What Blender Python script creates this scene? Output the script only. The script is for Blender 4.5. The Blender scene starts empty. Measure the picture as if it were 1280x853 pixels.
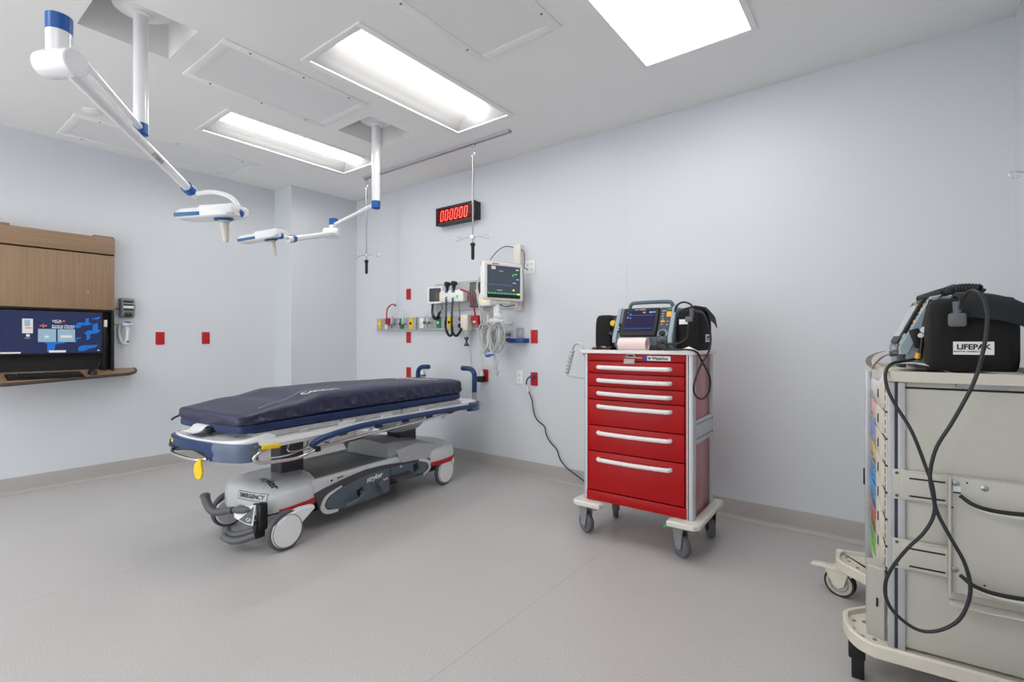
import bpy, bmesh, math, random
from mathutils import Vector, Matrix
random.seed(7)
PI = math.pi
SC = bpy.context.scene
COL = SC.collection

# ------------------------------------------------------------------ materials
def lin(c):
    out = []
    for v in c:
        v /= 255.0
        out.append(v / 12.92 if v <= 0.04045 else ((v + 0.055) / 1.055) ** 2.4)
    return tuple(out) + (1.0,)

MATS = {}
def mat(name, rgb, rough=0.5, metal=0.0, var=0.04, scale=14.0, emit=None, estr=0.0, alpha=1.0,
        trans=0.0, bump=0.0, bscale=120.0, coat=0.0, spec=None):
    m = bpy.data.materials.new(name); m.use_nodes = True
    nt = m.node_tree; N = nt.nodes; L = nt.links
    b = N['Principled BSDF']
    b.inputs['Roughness'].default_value = rough
    b.inputs['Metallic'].default_value = metal
    if spec is not None: b.inputs['Specular IOR Level'].default_value = spec
    if coat: b.inputs['Coat Weight'].default_value = coat; b.inputs['Coat Roughness'].default_value = 0.08
    tc = N.new('ShaderNodeTexCoord')
    nz = N.new('ShaderNodeTexNoise'); nz.inputs['Scale'].default_value = scale; nz.inputs['Detail'].default_value = 3
    L.new(tc.outputs['Object'], nz.inputs['Vector'])
    r = N.new('ShaderNodeValToRGB'); c = lin(rgb)
    r.color_ramp.elements[0].position = 0.3; r.color_ramp.elements[1].position = 0.7
    r.color_ramp.elements[0].color = tuple(v * (1 - var) for v in c[:3]) + (1,)
    r.color_ramp.elements[1].color = tuple(min(1, v * (1 + var)) for v in c[:3]) + (1,)
    L.new(nz.outputs['Fac'], r.inputs['Fac']); L.new(r.outputs['Color'], b.inputs['Base Color'])
    if bump:
        n2 = N.new('ShaderNodeTexNoise'); n2.inputs['Scale'].default_value = bscale; n2.inputs['Detail'].default_value = 2
        L.new(tc.outputs['Object'], n2.inputs['Vector'])
        bp = N.new('ShaderNodeBump'); bp.inputs['Strength'].default_value = bump; bp.inputs['Distance'].default_value = 0.004
        L.new(n2.outputs['Fac'], bp.inputs['Height']); L.new(bp.outputs['Normal'], b.inputs['Normal'])
    if emit is not None:
        b.inputs['Emission Color'].default_value = lin(emit); b.inputs['Emission Strength'].default_value = estr
    if trans: b.inputs['Transmission Weight'].default_value = trans
    if alpha < 1: b.inputs['Alpha'].default_value = alpha
    MATS[name] = m
    return m

def floor_mat():
    m = mat('floor_vinyl', (186, 184, 183), rough=0.42, var=0.02, scale=2.0)
    nt = m.node_tree; N = nt.nodes; L = nt.links; b = N['Principled BSDF']
    tc = N.new('ShaderNodeTexCoord')
    sp = N.new('ShaderNodeTexNoise'); sp.inputs['Scale'].default_value = 170; sp.inputs['Detail'].default_value = 3
    L.new(tc.outputs['Object'], sp.inputs['Vector'])
    rr = N.new('ShaderNodeValToRGB'); e = rr.color_ramp.elements
    e[0].position = 0.36; e[0].color = (0.80, 0.79, 0.78, 1)
    e[1].position = 0.66; e[1].color = (1.1, 1.1, 1.1, 1)
    L.new(sp.outputs['Fac'], rr.inputs['Fac'])
    src = b.inputs['Base Color'].links[0].from_socket
    mx = N.new('ShaderNodeMix'); mx.data_type = 'RGBA'; mx.blend_type = 'MULTIPLY'; mx.inputs[0].default_value = 0.75
    L.new(src, mx.inputs[6]); L.new(rr.outputs['Color'], mx.inputs[7])
    # welded seams of the vinyl sheets, every 1.85 m
    sep = N.new('ShaderNodeSeparateXYZ'); L.new(tc.outputs['Object'], sep.inputs[0])
    a = N.new('ShaderNodeMath'); a.operation = 'ADD'; a.inputs[1].default_value = 1.283 + 1.85 * 10 + .925
    L.new(sep.outputs['X'], a.inputs[0])
    mo = N.new('ShaderNodeMath'); mo.operation = 'MODULO'; mo.inputs[1].default_value = 1.85; L.new(a.outputs[0], mo.inputs[0])
    su = N.new('ShaderNodeMath'); su.operation = 'SUBTRACT'; su.inputs[1].default_value = .925; L.new(mo.outputs[0], su.inputs[0])
    ab = N.new('ShaderNodeMath'); ab.operation = 'ABSOLUTE'; L.new(su.outputs[0], ab.inputs[0])
    lt = N.new('ShaderNodeMath'); lt.operation = 'LESS_THAN'; lt.inputs[1].default_value = 0.0022; L.new(ab.outputs[0], lt.inputs[0])
    ml = N.new('ShaderNodeMath'); ml.operation = 'MULTIPLY'; ml.inputs[1].default_value = 0.35; L.new(lt.outputs[0], ml.inputs[0])
    m2 = N.new('ShaderNodeMix'); m2.data_type = 'RGBA'; m2.inputs[7].default_value = lin((120, 116, 114))
    L.new(ml.outputs[0], m2.inputs[0]); L.new(mx.outputs[2], m2.inputs[6]); L.new(m2.outputs[2], b.inputs['Base Color'])
    return m

def wood_mat(name, rgb, axis):
    m = mat(name, rgb, rough=0.5)
    nt = m.node_tree; N = nt.nodes; L = nt.links; b = N['Principled BSDF']
    tc = N.new('ShaderNodeTexCoord'); mp = N.new('ShaderNodeMapping')
    s = [60, 60, 60]; s[axis] = 1.6
    mp.inputs['Scale'].default_value = s
    L.new(tc.outputs['Object'], mp.inputs['Vector'])
    n = N.new('ShaderNodeTexNoise'); n.inputs['Scale'].default_value = 1.0; n.inputs['Detail'].default_value = 5
    n.inputs['Distortion'].default_value = 0.4
    L.new(mp.outputs[0], n.inputs['Vector'])
    r = N.new('ShaderNodeValToRGB'); c = lin(rgb)
    r.color_ramp.elements[0].position = 0.3; r.color_ramp.elements[1].position = 0.72
    r.color_ramp.elements[0].color = tuple(v * .86 for v in c[:3]) + (1,)
    r.color_ramp.elements[1].color = tuple(v * 1.13 for v in c[:3]) + (1,)
    L.new(n.outputs['Fac'], r.inputs['Fac']); L.new(r.outputs['Color'], b.inputs['Base Color'])
    return m

def dots_mat(name, rgb, hole, scale):
    m = mat(name, rgb, rough=0.6)
    nt = m.node_tree; N = nt.nodes; L = nt.links; b = N['Principled BSDF']
    tc = N.new('ShaderNodeTexCoord'); v = N.new('ShaderNodeTexVoronoi'); v.inputs['Scale'].default_value = scale
    v.inputs['Randomness'].default_value = 0
    L.new(tc.outputs['Object'], v.inputs['Vector'])
    r = N.new('ShaderNodeValToRGB'); r.color_ramp.elements[0].position = .28; r.color_ramp.elements[1].position = .4
    r.color_ramp.elements[0].color = lin(hole); r.color_ramp.elements[1].color = lin(rgb)
    L.new(v.outputs['Distance'], r.inputs['Fac']); L.new(r.outputs['Color'], b.inputs['Base Color'])
    return m

def lens_mat(name, strength, col=(255, 252, 248)):
    m = bpy.data.materials.new(name); m.use_nodes = True
    nt = m.node_tree; N = nt.nodes; L = nt.links
    b = N['Principled BSDF']; b.inputs['Base Color'].default_value = (.9, .9, .9, 1); b.inputs['Roughness'].default_value = .6
    b.inputs['Emission Color'].default_value = lin(col)
    tc = N.new('ShaderNodeTexCoord'); nz = N.new('ShaderNodeTexNoise'); nz.inputs['Scale'].default_value = 2
    L.new(tc.outputs['Object'], nz.inputs['Vector'])
    mr = N.new('ShaderNodeMapRange'); mr.inputs[3].default_value = strength * .97; mr.inputs[4].default_value = strength * 1.03
    L.new(nz.outputs['Fac'], mr.inputs[0]); L.new(mr.outputs[0], b.inputs['Emission Strength'])
    MATS[name] = m
    return m

# ------------------------------------------------------------------ mesh builder
class MB:
    def __init__(self):
        self.V = []; self.F = []; self.I = []; self.mi = 0; self.T = Matrix.Identity(4)
    def add(self, verts, faces):
        n = len(self.V)
        for v in verts:
            self.V.append(tuple(self.T @ Vector(v)))
        for f in faces:
            self.F.append(tuple(i + n for i in f)); self.I.append(self.mi)
        return self
    def box(self, c, s, bev=0.0, rot=(0, 0, 0), seg=2):
        bm = bmesh.new(); bmesh.ops.create_cube(bm, size=1.0)
        for v in bm.verts: v.co = Vector((v.co.x * s[0], v.co.y * s[1], v.co.z * s[2]))
        if bev > 0:
            bev = min(bev, min(s) * 0.49)
            bmesh.ops.bevel(bm, geom=list(bm.edges), offset=bev, segments=seg, profile=0.5, affect='EDGES')
        from mathutils import Euler
        Mx = Matrix.Translation(c) @ Euler(rot).to_matrix().to_4x4()
        bm.verts.index_update()
        vs = [Mx @ v.co for v in bm.verts]; fs = [tuple(v.index for v in f.verts) for f in bm.faces]
        bm.free(); return self.add(vs, fs)
    def bb(self, x0, x1, y0, y1, z0, z1, bev=0.0):
        return self.box(((x0 + x1) / 2, (y0 + y1) / 2, (z0 + z1) / 2), (abs(x1 - x0), abs(y1 - y0), abs(z1 - z0)), bev)
    def rings(self, R, cap=True, closed=True):
        n = len(R[0]); vs = [p for r in R for p in r]; fs = []
        for k in range(len(R) - 1):
            for i in range(n if closed else n - 1):
                j = (i + 1) % n
                fs.append((k * n + i, k * n + j, (k + 1) * n + j, (k + 1) * n + i))
        if cap:
            fs.append(tuple(range(n))[::-1]); fs.append(tuple((len(R) - 1) * n + i for i in range(n)))
        return self.add(vs, fs)
    def tube(self, pts, r, seg=10, smooth=0, cap=True):
        P = [Vector(p) for p in pts]
        if smooth: P = catmull(P, smooth)
        rr = r if callable(r) else (lambda t: r)
        R = []; up = None
        for i, p in enumerate(P):
            d = (P[min(i + 1, len(P) - 1)] - P[max(i - 1, 0)]).normalized()
            if up is None:
                a = Vector((0, 0, 1)) if abs(d.z) < .9 else Vector((1, 0, 0))
                up = (a - d * a.dot(d)).normalized()
            else:
                up = (up - d * up.dot(d)).normalized()
            s = d.cross(up); rad = rr(i / (len(P) - 1))
            R.append([p + (up * math.cos(2 * PI * k / seg) + s * math.sin(2 * PI * k / seg)) * rad for k in range(seg)])
        return self.rings(R, cap)
    def cyl(self, p0, p1, r0, r1=None, seg=20):
        r1 = r0 if r1 is None else r1
        return self.tube([p0, p1], lambda t: r0 + (r1 - r0) * t, seg)
    def lathe(self, prof, c=(0, 0, 0), ax=(0, 0, 1), seg=24, cap=True):
        ax = Vector(ax).normalized(); a = Vector((1, 0, 0)) if abs(ax.x) < .9 else Vector((0, 1, 0))
        u = (a - ax * a.dot(ax)).normalized(); w = ax.cross(u); c = Vector(c)
        return self.rings([[c + ax * h + (u * math.cos(2 * PI * k / seg) + w * math.sin(2 * PI * k / seg)) * max(r, 1e-5)
                            for k in range(seg)] for r, h in prof], cap)
    def prism(self, poly, axis, lo, hi, bev=0.0):
        # poly in the two other axes (in x,y,z order)
        def mk(a, b, h):
            return {0: (h, a, b), 1: (a, h, b), 2: (a, b, h)}[axis]
        if bev > 0:
            def inset(q, d):
                n = len(q); out = []
                area = sum(q[i][0] * q[(i + 1) % n][1] - q[(i + 1) % n][0] * q[i][1] for i in range(n))
                sg = 1 if area > 0 else -1
                for i in range(n):
                    p0, p1, p2 = Vector(q[i - 1]), Vector(q[i]), Vector(q[(i + 1) % n])
                    e1 = (p1 - p0); e2 = (p2 - p1)
                    if e1.length < 1e-7 or e2.length < 1e-7: out.append(tuple(p1)); continue
                    e1.normalize(); e2.normalize()
                    n1 = Vector((-e1.y, e1.x)) * sg; n2 = Vector((-e2.y, e2.x)) * sg
                    b = n1 + n2
                    if b.length < 1e-4: b = n1
                    b.normalize(); k = d / max(.35, b.dot(n1))
                    out.append((p1.x + b.x * k, p1.y + b.y * k))
                return out
            L = [(inset(poly, bev), lo), (poly, lo + bev), (poly, hi - bev), (inset(poly, bev), hi)]
        else:
            L = [(poly, lo), (poly, hi)]
        return self.rings([[mk(a, b, h) for a, b in q] for q, h in L])
    def ell(self, c, r, seg=20, n=10):
        R = []
        for k in range(n + 1):
            t = -PI / 2 + PI * k / n
            R.append([(c[0] + r[0] * math.cos(t) * math.cos(2 * PI * i / seg), c[1] + r[1] * math.cos(t) * math.sin(2 * PI * i / seg),
                       c[2] + r[2] * math.sin(t)) for i in range(seg)])
        return self.rings(R)
    def text(self, s, mx, size=0.02, ext=0.0006, bold=0.0, align='CENTER', sx=1.0, shear=0.0):
        cu = bpy.data.curves.new('lettering', 'FONT'); cu.body = s; cu.size = size; cu.extrude = ext; cu.offset = bold
        cu.align_x = align; cu.align_y = 'CENTER'; cu.shear = shear; cu.resolution_u = 3
        ob = bpy.data.objects.new('lettering', cu); COL.objects.link(ob)
        dg = bpy.context.evaluated_depsgraph_get(); dg.update()
        me = bpy.data.meshes.new_from_object(ob.evaluated_get(dg))
        S = Matrix.Diagonal((sx, 1, 1, 1))
        self.add([mx @ S @ v.co for v in me.vertices], [tuple(p.vertices) for p in me.polygons])
        bpy.data.objects.remove(ob); bpy.data.curves.remove(cu); bpy.data.meshes.remove(me)
        return self
    def obj(self, name, mats, parent=None, label=None, ang=38):
        me = bpy.data.meshes.new(name); me.from_pydata(self.V, [], self.F)
        if not isinstance(mats, (list, tuple)): mats = [mats]
        for m in mats: me.materials.append(MATS[m] if isinstance(m, str) else m)
        me.polygons.foreach_set('material_index', self.I)
        me.validate()
        bm = bmesh.new(); bm.from_mesh(me); bmesh.ops.recalc_face_normals(bm, faces=bm.faces); bm.to_mesh(me); bm.free()
        me.shade_smooth(); me.set_sharp_from_angle(angle=math.radians(ang))
        o = bpy.data.objects.new(name, me); COL.objects.link(o)
        if parent: o.parent = parent
        if label: o['label'] = label
        return o

def catmull(P, n):
    P = [Vector(p) for p in P]; out = []
    for i in range(len(P) - 1):
        p0 = P[i - 1] if i > 0 else P[0] * 2 - P[1]
        p1, p2 = P[i], P[i + 1]
        p3 = P[i + 2] if i + 2 < len(P) else P[-1] * 2 - P[-2]
        for k in range(n):
            t = k / n
            out.append(0.5 * ((2 * p1) + (p2 - p0) * t + (2 * p0 - 5 * p1 + 4 * p2 - p3) * t * t + (3 * p1 - p0 - 3 * p2 + p3) * t ** 3))
    out.append(P[-1]); return out

def coil(P, r, turns, n=10, wires=8):
    """helix around a smoothed path"""
    P = catmull(P, n); out = []; N = turns * wires
    up = None; tot = len(P) - 1
    for k in range(N + 1):
        u = k / N * tot; i = min(int(u), tot - 1); f = u - i
        p = P[i].lerp(P[i + 1], f); d = (P[i + 1] - P[i]).normalized()
        a = Vector((0, 1, 0)) if abs(d.y) < .9 else Vector((1, 0, 0))
        if up is None: up = (a - d * a.dot(d)).normalized()
        up = (up - d * up.dot(d)).normalized(); s = d.cross(up)
        t = 2 * PI * k / wires
        out.append(p + (up * math.cos(t) + s * math.sin(t)) * r)
    return out

def rrect(w, h, r, n=5, cx=0, cy=0):
    out = []
    for sx, sy, a0 in ((1, 1, 0), (-1, 1, 90), (-1, -1, 180), (1, -1, 270)):
        for k in range(n + 1):
            a = math.radians(a0 + 90 * k / n)
            out.append((cx + sx * (w / 2 - r) + r * math.cos(a), cy + sy * (h / 2 - r) + r * math.sin(a)))
    return out

def superell(cx, cy, a, b, e=2.6, n=32):
    out = []
    for k in range(n):
        t = 2 * PI * k / n; c, s = math.cos(t), math.sin(t)
        out.append((cx + a * math.copysign(abs(c) ** (2 / e), c), cy + b * math.copysign(abs(s) ** (2 / e), s)))
    return out

def tag(o, label, cat, group=None):
    o['label'] = label; o['category'] = cat
    if group: o['group'] = group
    return o
def thing(name, label, cat, loc=(0, 0, 0), rz=0.0, group=None):
    o = bpy.data.objects.new(name, None); COL.objects.link(o)
    o.location = loc; o.rotation_euler = (0, 0, rz); o.empty_display_size = .1
    return tag(o, label, cat, group)
def struct(o):
    o['kind'] = 'structure'; return o
def dup(root, loc, rz, label, group=None):
    r = root.copy(); COL.objects.link(r); r.location = loc; r.rotation_euler = (0, 0, rz); r['label'] = label
    if group: r['group'] = group
    for ch in list(root.children):
        c = ch.copy(); COL.objects.link(c); c.parent = r
        for g in list(ch.children):
            d = g.copy(); COL.objects.link(d); d.parent = c
    return r
# text facing matrices: text's local x -> ux, text's local y -> uy
def frame(o, ux, uy):
    ux = Vector(ux).normalized(); uy = Vector(uy); uy = (uy - ux * uy.dot(ux)).normalized(); uz = ux.cross(uy)
    return Matrix(((ux.x, uy.x, uz.x, o[0]), (ux.y, uy.y, uz.y, o[1]), (ux.z, uy.z, uz.z, o[2]), (0, 0, 0, 1)))

def drape(mb, ob, d, off, start=1.0):
    from mathutils.bvhtree import BVHTree
    bm = bmesh.new(); vs = [bm.verts.new(v) for v in mb.V]
    for f in mb.F:
        if len(set(f)) > 2: bm.faces.new([vs[i] for i in f])
    bmesh.ops.triangulate(bm, faces=bm.faces[:])
    for _ in range(4):
        long = [e for e in bm.edges if e.calc_length() > .011]
        if not long: break
        bmesh.ops.subdivide_edges(bm, edges=long, cuts=1); bmesh.ops.triangulate(bm, faces=bm.faces[:])
    bm.verts.index_update(); mb.V = [tuple(v.co) for v in bm.verts]; mb.F = [tuple(v.index for v in f.verts) for f in bm.faces]; mb.I = [0] * len(mb.F); bm.free()
    me = ob.data; t = BVHTree.FromPolygons([v.co for v in me.vertices], [tuple(p.vertices) for p in me.polygons]); d = Vector(d).normalized(); out = []
    for v in mb.V:
        h = t.ray_cast(Vector(v) - d * start, d)[0]
        out.append(tuple((h if h else Vector(v)) - d * off))
    mb.V = out; return mb
# palette
floor_mat()
mat('wall_paint', (213, 217, 222), rough=.55, var=.012, scale=1.2)
mat('ceiling_paint', (238, 237, 236), rough=.8, var=.01, scale=1.5)
mat('base_vinyl', (172, 168, 165), rough=.45, var=.06, scale=150)
mat('white_paint', (236, 236, 237), rough=.35, var=.01)
mat('white_gloss', (232, 233, 235), rough=.22, var=.01, coat=.3)
mat('panel_white', (238, 238, 237), rough=.6, var=.01)
dots_mat('perforated', (234, 234, 233), (206, 206, 206), 95)
mat('screw_grey', (110, 110, 112), rough=.4, metal=.6)
lens_mat('lens', 13.0)
lens_mat('flat_lens', 5.0)
mat('reflector', (158, 158, 158), rough=.6, var=.0)
mat('blue_plastic', (12, 84, 160), rough=.35)
mat('lamp_blue', (30, 100, 150), rough=.35)
mat('handle_beige', (214, 208, 200), rough=.5)
mat('navy_fabric', (44, 46, 74), rough=.42, var=.06, scale=9, bump=.12, bscale=30)
mat('royal_blue', (15, 42, 88), rough=.45, var=.05)
mat('rail_blue', (22, 54, 102), rough=.35)
mat('lt_grey', (208, 210, 211), rough=.35, var=.02)
mat('shell_grey', (205, 208, 209), rough=.28, var=.015, coat=.25)
mat('cover_grey', (176, 178, 180), rough=.5)
mat('mid_grey', (128, 128, 127), rough=.55)
mat('dark_grey', (68, 68, 72), rough=.5)
mat('column_grey', (64, 63, 68), rough=.5)
mat('pedal_grey', (92, 94, 98), rough=.5)
mat('blue_grey', (84, 98, 110), rough=.45)
mat('black', (14, 14, 15), rough=.45)
mat('black_rubber', (22, 22, 24), rough=.5)
mat('black_fabric', (11, 11, 12), rough=.85, bump=.2, bscale=400)
mat('flap_fabric', (25, 30, 33), rough=.8, bump=.3, bscale=500)
mat('tyre', (84, 86, 90), rough=.6)
mat('caster_grey', (98, 101, 106), rough=.5)
mat('fork_grey', (150, 154, 156), rough=.4, metal=.3)
mat('chrome', (215, 216, 218), rough=.14, metal=1.0, var=.01)
mat('steel', (170, 172, 175), rough=.3, metal=.9)
mat('alu', (196, 198, 202), rough=.4, metal=.35)
mat('red_band', (178, 28, 36), rough=.4)
mat('yellow', (238, 200, 18), rough=.5)
mat('cart_red', (172, 2, 8), rough=.38, var=.01, spec=.3)
mat('side_pink', (168, 84, 90), rough=.3, coat=.4)
mat('drawer_white', (234, 228, 228), rough=.4)
mat('bumper_beige', (218, 217, 208), rough=.45)
mat('beige', (196, 194, 184), rough=.42, var=.012)
mat('beige_dark', (180, 177, 168), rough=.45, var=.012)
mat('beige_rim', (214, 209, 195), rough=.45)
mat('outlet_red', (186, 26, 34), rough=.4)
mat('slot_dark', (70, 12, 16), rough=.6)
mat('outlet_white', (238, 238, 236), rough=.4)
mat('lp_grey', (120, 137, 148), rough=.45)
mat('lp_grey_pale', (152, 168, 176), rough=.45)  # paler tone of the blue-grey, for bezel, keys, dial and printer door
mat('lp_handle', (84, 97, 108), rough=.5)
mat('lp_screen', (14, 12, 30), rough=.15, emit=(34, 29, 74), estr=.5)
mat('pale_screen', (196, 198, 202), rough=.12)
mat('screen_cyan', (90, 150, 190), rough=.4, emit=(110, 170, 210), estr=.5)
mat('key_amber', (236, 170, 40), rough=.5)
mat('key_green', (30, 160, 80), rough=.5)
mat('paper_pink', (238, 218, 214), rough=.7)
mat('paper_white', (240, 238, 236), rough=.7)
mat('foam_pink', (220, 176, 170), rough=.8)
mat('label_white', (238, 238, 238), rough=.5)
mat('ink', (30, 30, 34), rough=.6)
mat('ink_blue', (24, 48, 150), rough=.5)
wood_mat('wood_v', (146, 119, 93), 2)
wood_mat('wood_h', (148, 120, 94), 1)
mat('wood_edge', (66, 56, 50), rough=.6)
mat('workstation_black', (26, 26, 28), rough=.55)
mat('screen_navy', (12, 15, 32), rough=.2, emit=(32, 42, 84), estr=.5)
mat('screen_blue', (8, 40, 80), rough=.2, emit=(26, 108, 198), estr=.55)
mat('screen_white', (110, 112, 115), rough=.2, emit=(235, 240, 245), estr=.4)
mat('screen_pale', (80, 96, 108), rough=.2, emit=(170, 205, 225), estr=.35)
mat('screen_orange', (220, 100, 60), rough=.2, emit=(225, 100, 60), estr=.3)
mat('vital_screen', (40, 45, 52), rough=.15, emit=(66, 76, 88), estr=.4)
mat('vital_green', (60, 190, 110), rough=.4, emit=(60, 200, 110), estr=.4)
mat('vital_yellow', (230, 220, 50), rough=.4, emit=(230, 220, 50), estr=.8)
mat('vital_blue', (90, 150, 230), rough=.4, emit=(90, 150, 230), estr=.8)
mat('led_red', (255, 60, 50), rough=.4, emit=(255, 62, 50), estr=1.6)
mat('clock_face', (70, 4, 8), rough=.05, emit=(90, 0, 6), estr=.35)
mat('clock_case', (36, 36, 38), rough=.5)
mat('module_grey', (188, 188, 192), rough=.45)
mat('scanner_grey', (138, 138, 139), rough=.5)
mat('scanner_white', (222, 224, 226), rough=.4)
mat('scanner_blue', (62, 110, 170), rough=.3)
mat('rail_panel', (184, 185, 188), rough=.4, metal=.3)
mat('gas_green', (20, 134, 80), rough=.5)
mat('gas_yellow', (232, 196, 40), rough=.5)
mat('clear_plastic', (220, 226, 230), rough=.1, alpha=.45)
mat('gauge_dark', (70, 74, 80), rough=.3)
mat('gauge_brass', (120, 96, 60), rough=.4, metal=.5)
mat('cable_grey', (196, 198, 196), rough=.5)
mat('cable_dark', (50, 54, 62), rough=.5)
mat('tray_blue', (24, 66, 150), rough=.4)
mat('probe_blue', (60, 90, 200), rough=.4)
mat('hose_red', (176, 24, 34), rough=.4)
mat('cream', (226, 222, 210), rough=.5)
mat('cord_black', (34, 34, 37), rough=.5)
mat('plug_purple', (86, 84, 130), rough=.5)
mat('plastic_wrap', (214, 222, 234), rough=.12, alpha=.17, bump=.9, bscale=40)
for nm_, c_ in (('bin_pink', (222, 180, 176)), ('bin_blue', (140, 156, 206)), ('bin_tan', (214, 186, 120)), ('bin_sky', (70, 150, 210)),
                ('bin_red', (214, 90, 76)), ('bin_green', (130, 190, 90)), ('bin_white', (226, 228, 230))):
    mat(nm_, c_, rough=.5)
# ------------------------------------------------------------------ camera
cam = bpy.data.cameras.new('camera'); cam.sensor_width = 36; cam.lens = 36 * 614.7 / 1280; cam.clip_start = .02
co = bpy.data.objects.new('camera', cam); COL.objects.link(co)
co.location = (0, 0, 1.2); co.rotation_euler = (PI / 2, 0, math.atan2(.6073, .7945)); cam.shift_y = -1.5 / 1280
SC.camera = co

# ------------------------------------------------------------------ room
XL, XB, YN, YB, XR, YF, H = -5.40, -5.04, 2.73, 3.54, 0.515, -1.9, 2.85
def slab(name, x0, x1, y0, y1, z0, z1, m):
    return struct(MB().bb(x0, x1, y0, y1, z0, z1).obj(name, m))
slab('floor', XL - .1, XR + .1, YF - .1, YB + .1, -.1, 0, 'floor_vinyl')
slab('wall_left', XL - .1, XL, YF - .1, YN, 0, H, 'wall_paint')
slab('wall_alcove', XL - .1, XB, YN, YB, 0, H, 'wall_paint')
slab('wall_back', XL - .1, XR, YB, YB + .1, 0, H, 'wall_paint')
slab('wall_right', XR, XR + .1, YF - .1, YB + .1, 0, H, 'wall_paint')
# wide opening added behind the viewer to let in fill light: piers and lintel
slab('wall_front', XL, XL + .35, YF - .1, YF, 0, H, 'wall_paint')
slab('wall_front', -1.5, XR, YF - .1, YF, 0, H, 'wall_paint')
slab('wall_front', XL + .35, -1.5, YF - .1, YF, 2.7, H, 'wall_paint')

HOLES = [(-3.36, -2.93, .66, 1.07), (-3.44, -3.03, 2.24, 2.67),
         (-2.73, -2.19, 1.56, 2.86), (-4.29, -3.75, 1.58, 2.86), (-1.165, -.56, 1.64, 2.85),
         (-2.73, -2.19, -1.5, -.2), (-4.29, -3.75, -1.5, -.2), (-1.165, -.56, -1.5, -.28)]
def ceiling():
    m = MB()
    xs = sorted({XL - .1, XR + .1} | {h[0] for h in HOLES} | {h[1] for h in HOLES})
    ys = sorted({YF - .1, YB + .1} | {h[2] for h in HOLES} | {h[3] for h in HOLES})
    for i in range(len(xs) - 1):
        for j in range(len(ys) - 1):
            cx, cy = (xs[i] + xs[i + 1]) / 2, (ys[j] + ys[j + 1]) / 2
            if any(a < cx < b and c < cy < d for a, b, c, d in HOLES): continue
            m.add([(xs[i], ys[j], H), (xs[i + 1], ys[j], H), (xs[i + 1], ys[j + 1], H), (xs[i], ys[j + 1], H)], [(0, 1, 2, 3)])
    for k, (a, b, c, d) in enumerate(HOLES):
        t = H + (.2 if k < 2 else .1)
        m.add([(a, c, H), (b, c, H), (b, d, H), (a, d, H), (a, c, t), (b, c, t), (b, d, t), (a, d, t)],
              [(0, 1, 5, 4), (1, 2, 6, 5), (2, 3, 7, 6), (3, 0, 4, 7), (4, 5, 6, 7)])
    m.bb(XL - .1, XR + .1, YF - .1, YB + .1, H + .25, H + .3)
    o = m.obj('ceiling', 'ceiling_paint', ang=20); struct(o)
ceiling()

# coved sheet-vinyl baseboards: flat upstand, rounded foot, thin cap
def base(name, p0, p1, n):
    d = Vector((p1[0] - p0[0], p1[1] - p0[1], 0)); n = Vector(n + (0,))
    prof = [(0, .128), (.006, .128), (.008, .122), (.008, .030)]
    for k in range(1, 7):
        a = PI / 2 * k / 6; prof.append((.008 + .022 * (1 - math.cos(a)), .030 - .028 * math.sin(a)))
    prof += [(.032, 0.0005), (0, 0.0005)]
    R = [[Vector((p[0], p[1], 0)) + n * q + Vector((0, 0, z)) for q, z in prof] for p in (p0, p1)]
    struct(MB().rings(R).obj(name, 'base_vinyl'))
base('baseboard_left', (XL, YF), (XL, YN), (1, 0))
base('baseboard_notch', (XL, YN), (XB, YN), (0, -1))
base('baseboard_alcove', (XB, YN), (XB, YB), (1, 0))
base('baseboard_back', (XB, YB), (XR, YB), (0, -1))
base('baseboard_right', (XR, YB), (XR, YF), (-1, 0))
# slim vertical panel joints of the wall covering
MB().bb(-4.284, -4.281, YB - .0015, YB + .001, .13, H).obj('trim_1', 'wall_paint')['kind'] = 'structure'
MB().bb(XL - .001, XL + .0015, 1.425, 1.428, .13, H).obj('trim_2', 'wall_paint')['kind'] = 'structure'
MB().bb(-1.6, -1.597, YB - .0015, YB + .001, .13, H).obj('trim_3', 'wall_paint')['kind'] = 'structure'

# ------------------------------------------------------------------ ceiling lights
def troffer():
    t = thing('ceiling_light', 'x', 'light', group='recessed ceiling lights')
    w, l = .27, .65
    m = MB()
    for a in (-1, 1):
        m.bb(a * w - .02, a * w + .02, -l - .02, l + .02, -.008, 0.002, .002)
        m.bb(-w + .02, w - .02, a * l - .02, a * l + .02, -.008, 0.002, .002)
    m.obj('frame', 'white_paint', t)
    def strip(prof, y0, y1):
        return [[(x, y, z) for x, z in prof] for y in (y0, y1)]
    m = MB()
    half = [(.252, .001), (.212, .024), (.206, .030)] + [(.206 - .136 * k / 8, .030 + .05 * math.sin(PI * .5 * k / 8)) for k in range(1, 9)]
    for s in (-1, 1):
        m.rings(strip([(s * x, z) for x, z in half], -l + .02, l - .02), cap=False, closed=False)
    for s in (-1, 1):   # sloping end plates
        m.add([(-.25, s * (l - .02), .002), (.25, s * (l - .02), .002), (.2, s * (l - .09), .085), (-.2, s * (l - .09), .085)], [(0, 1, 2, 3)])
    m.add([(-.25, -l, .088), (.25, -l, .088), (.25, l, .088), (-.25, l, .088)], [(0, 1, 2, 3)])
    m.obj('reflector', 'reflector', t)
    m = MB()
    arc = [(.068 * math.cos(PI * k / 14), .078 - .056 * math.sin(PI * k / 14)) for k in range(15)]
    m.rings([[(x, y, z) for x, z in arc] for y in (-l + .06, l - .06)])
    m.obj('lens', 'lens', t)
    return t
t0 = troffer(); t0.location = (-2.46, 2.21, H); t0['label'] = 'long recessed ceiling light with glowing lens, the nearer of the two, above stretcher foot'
t0['label'] = 'larger-looking long ceiling light, right of the perforated centre panel'
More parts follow.
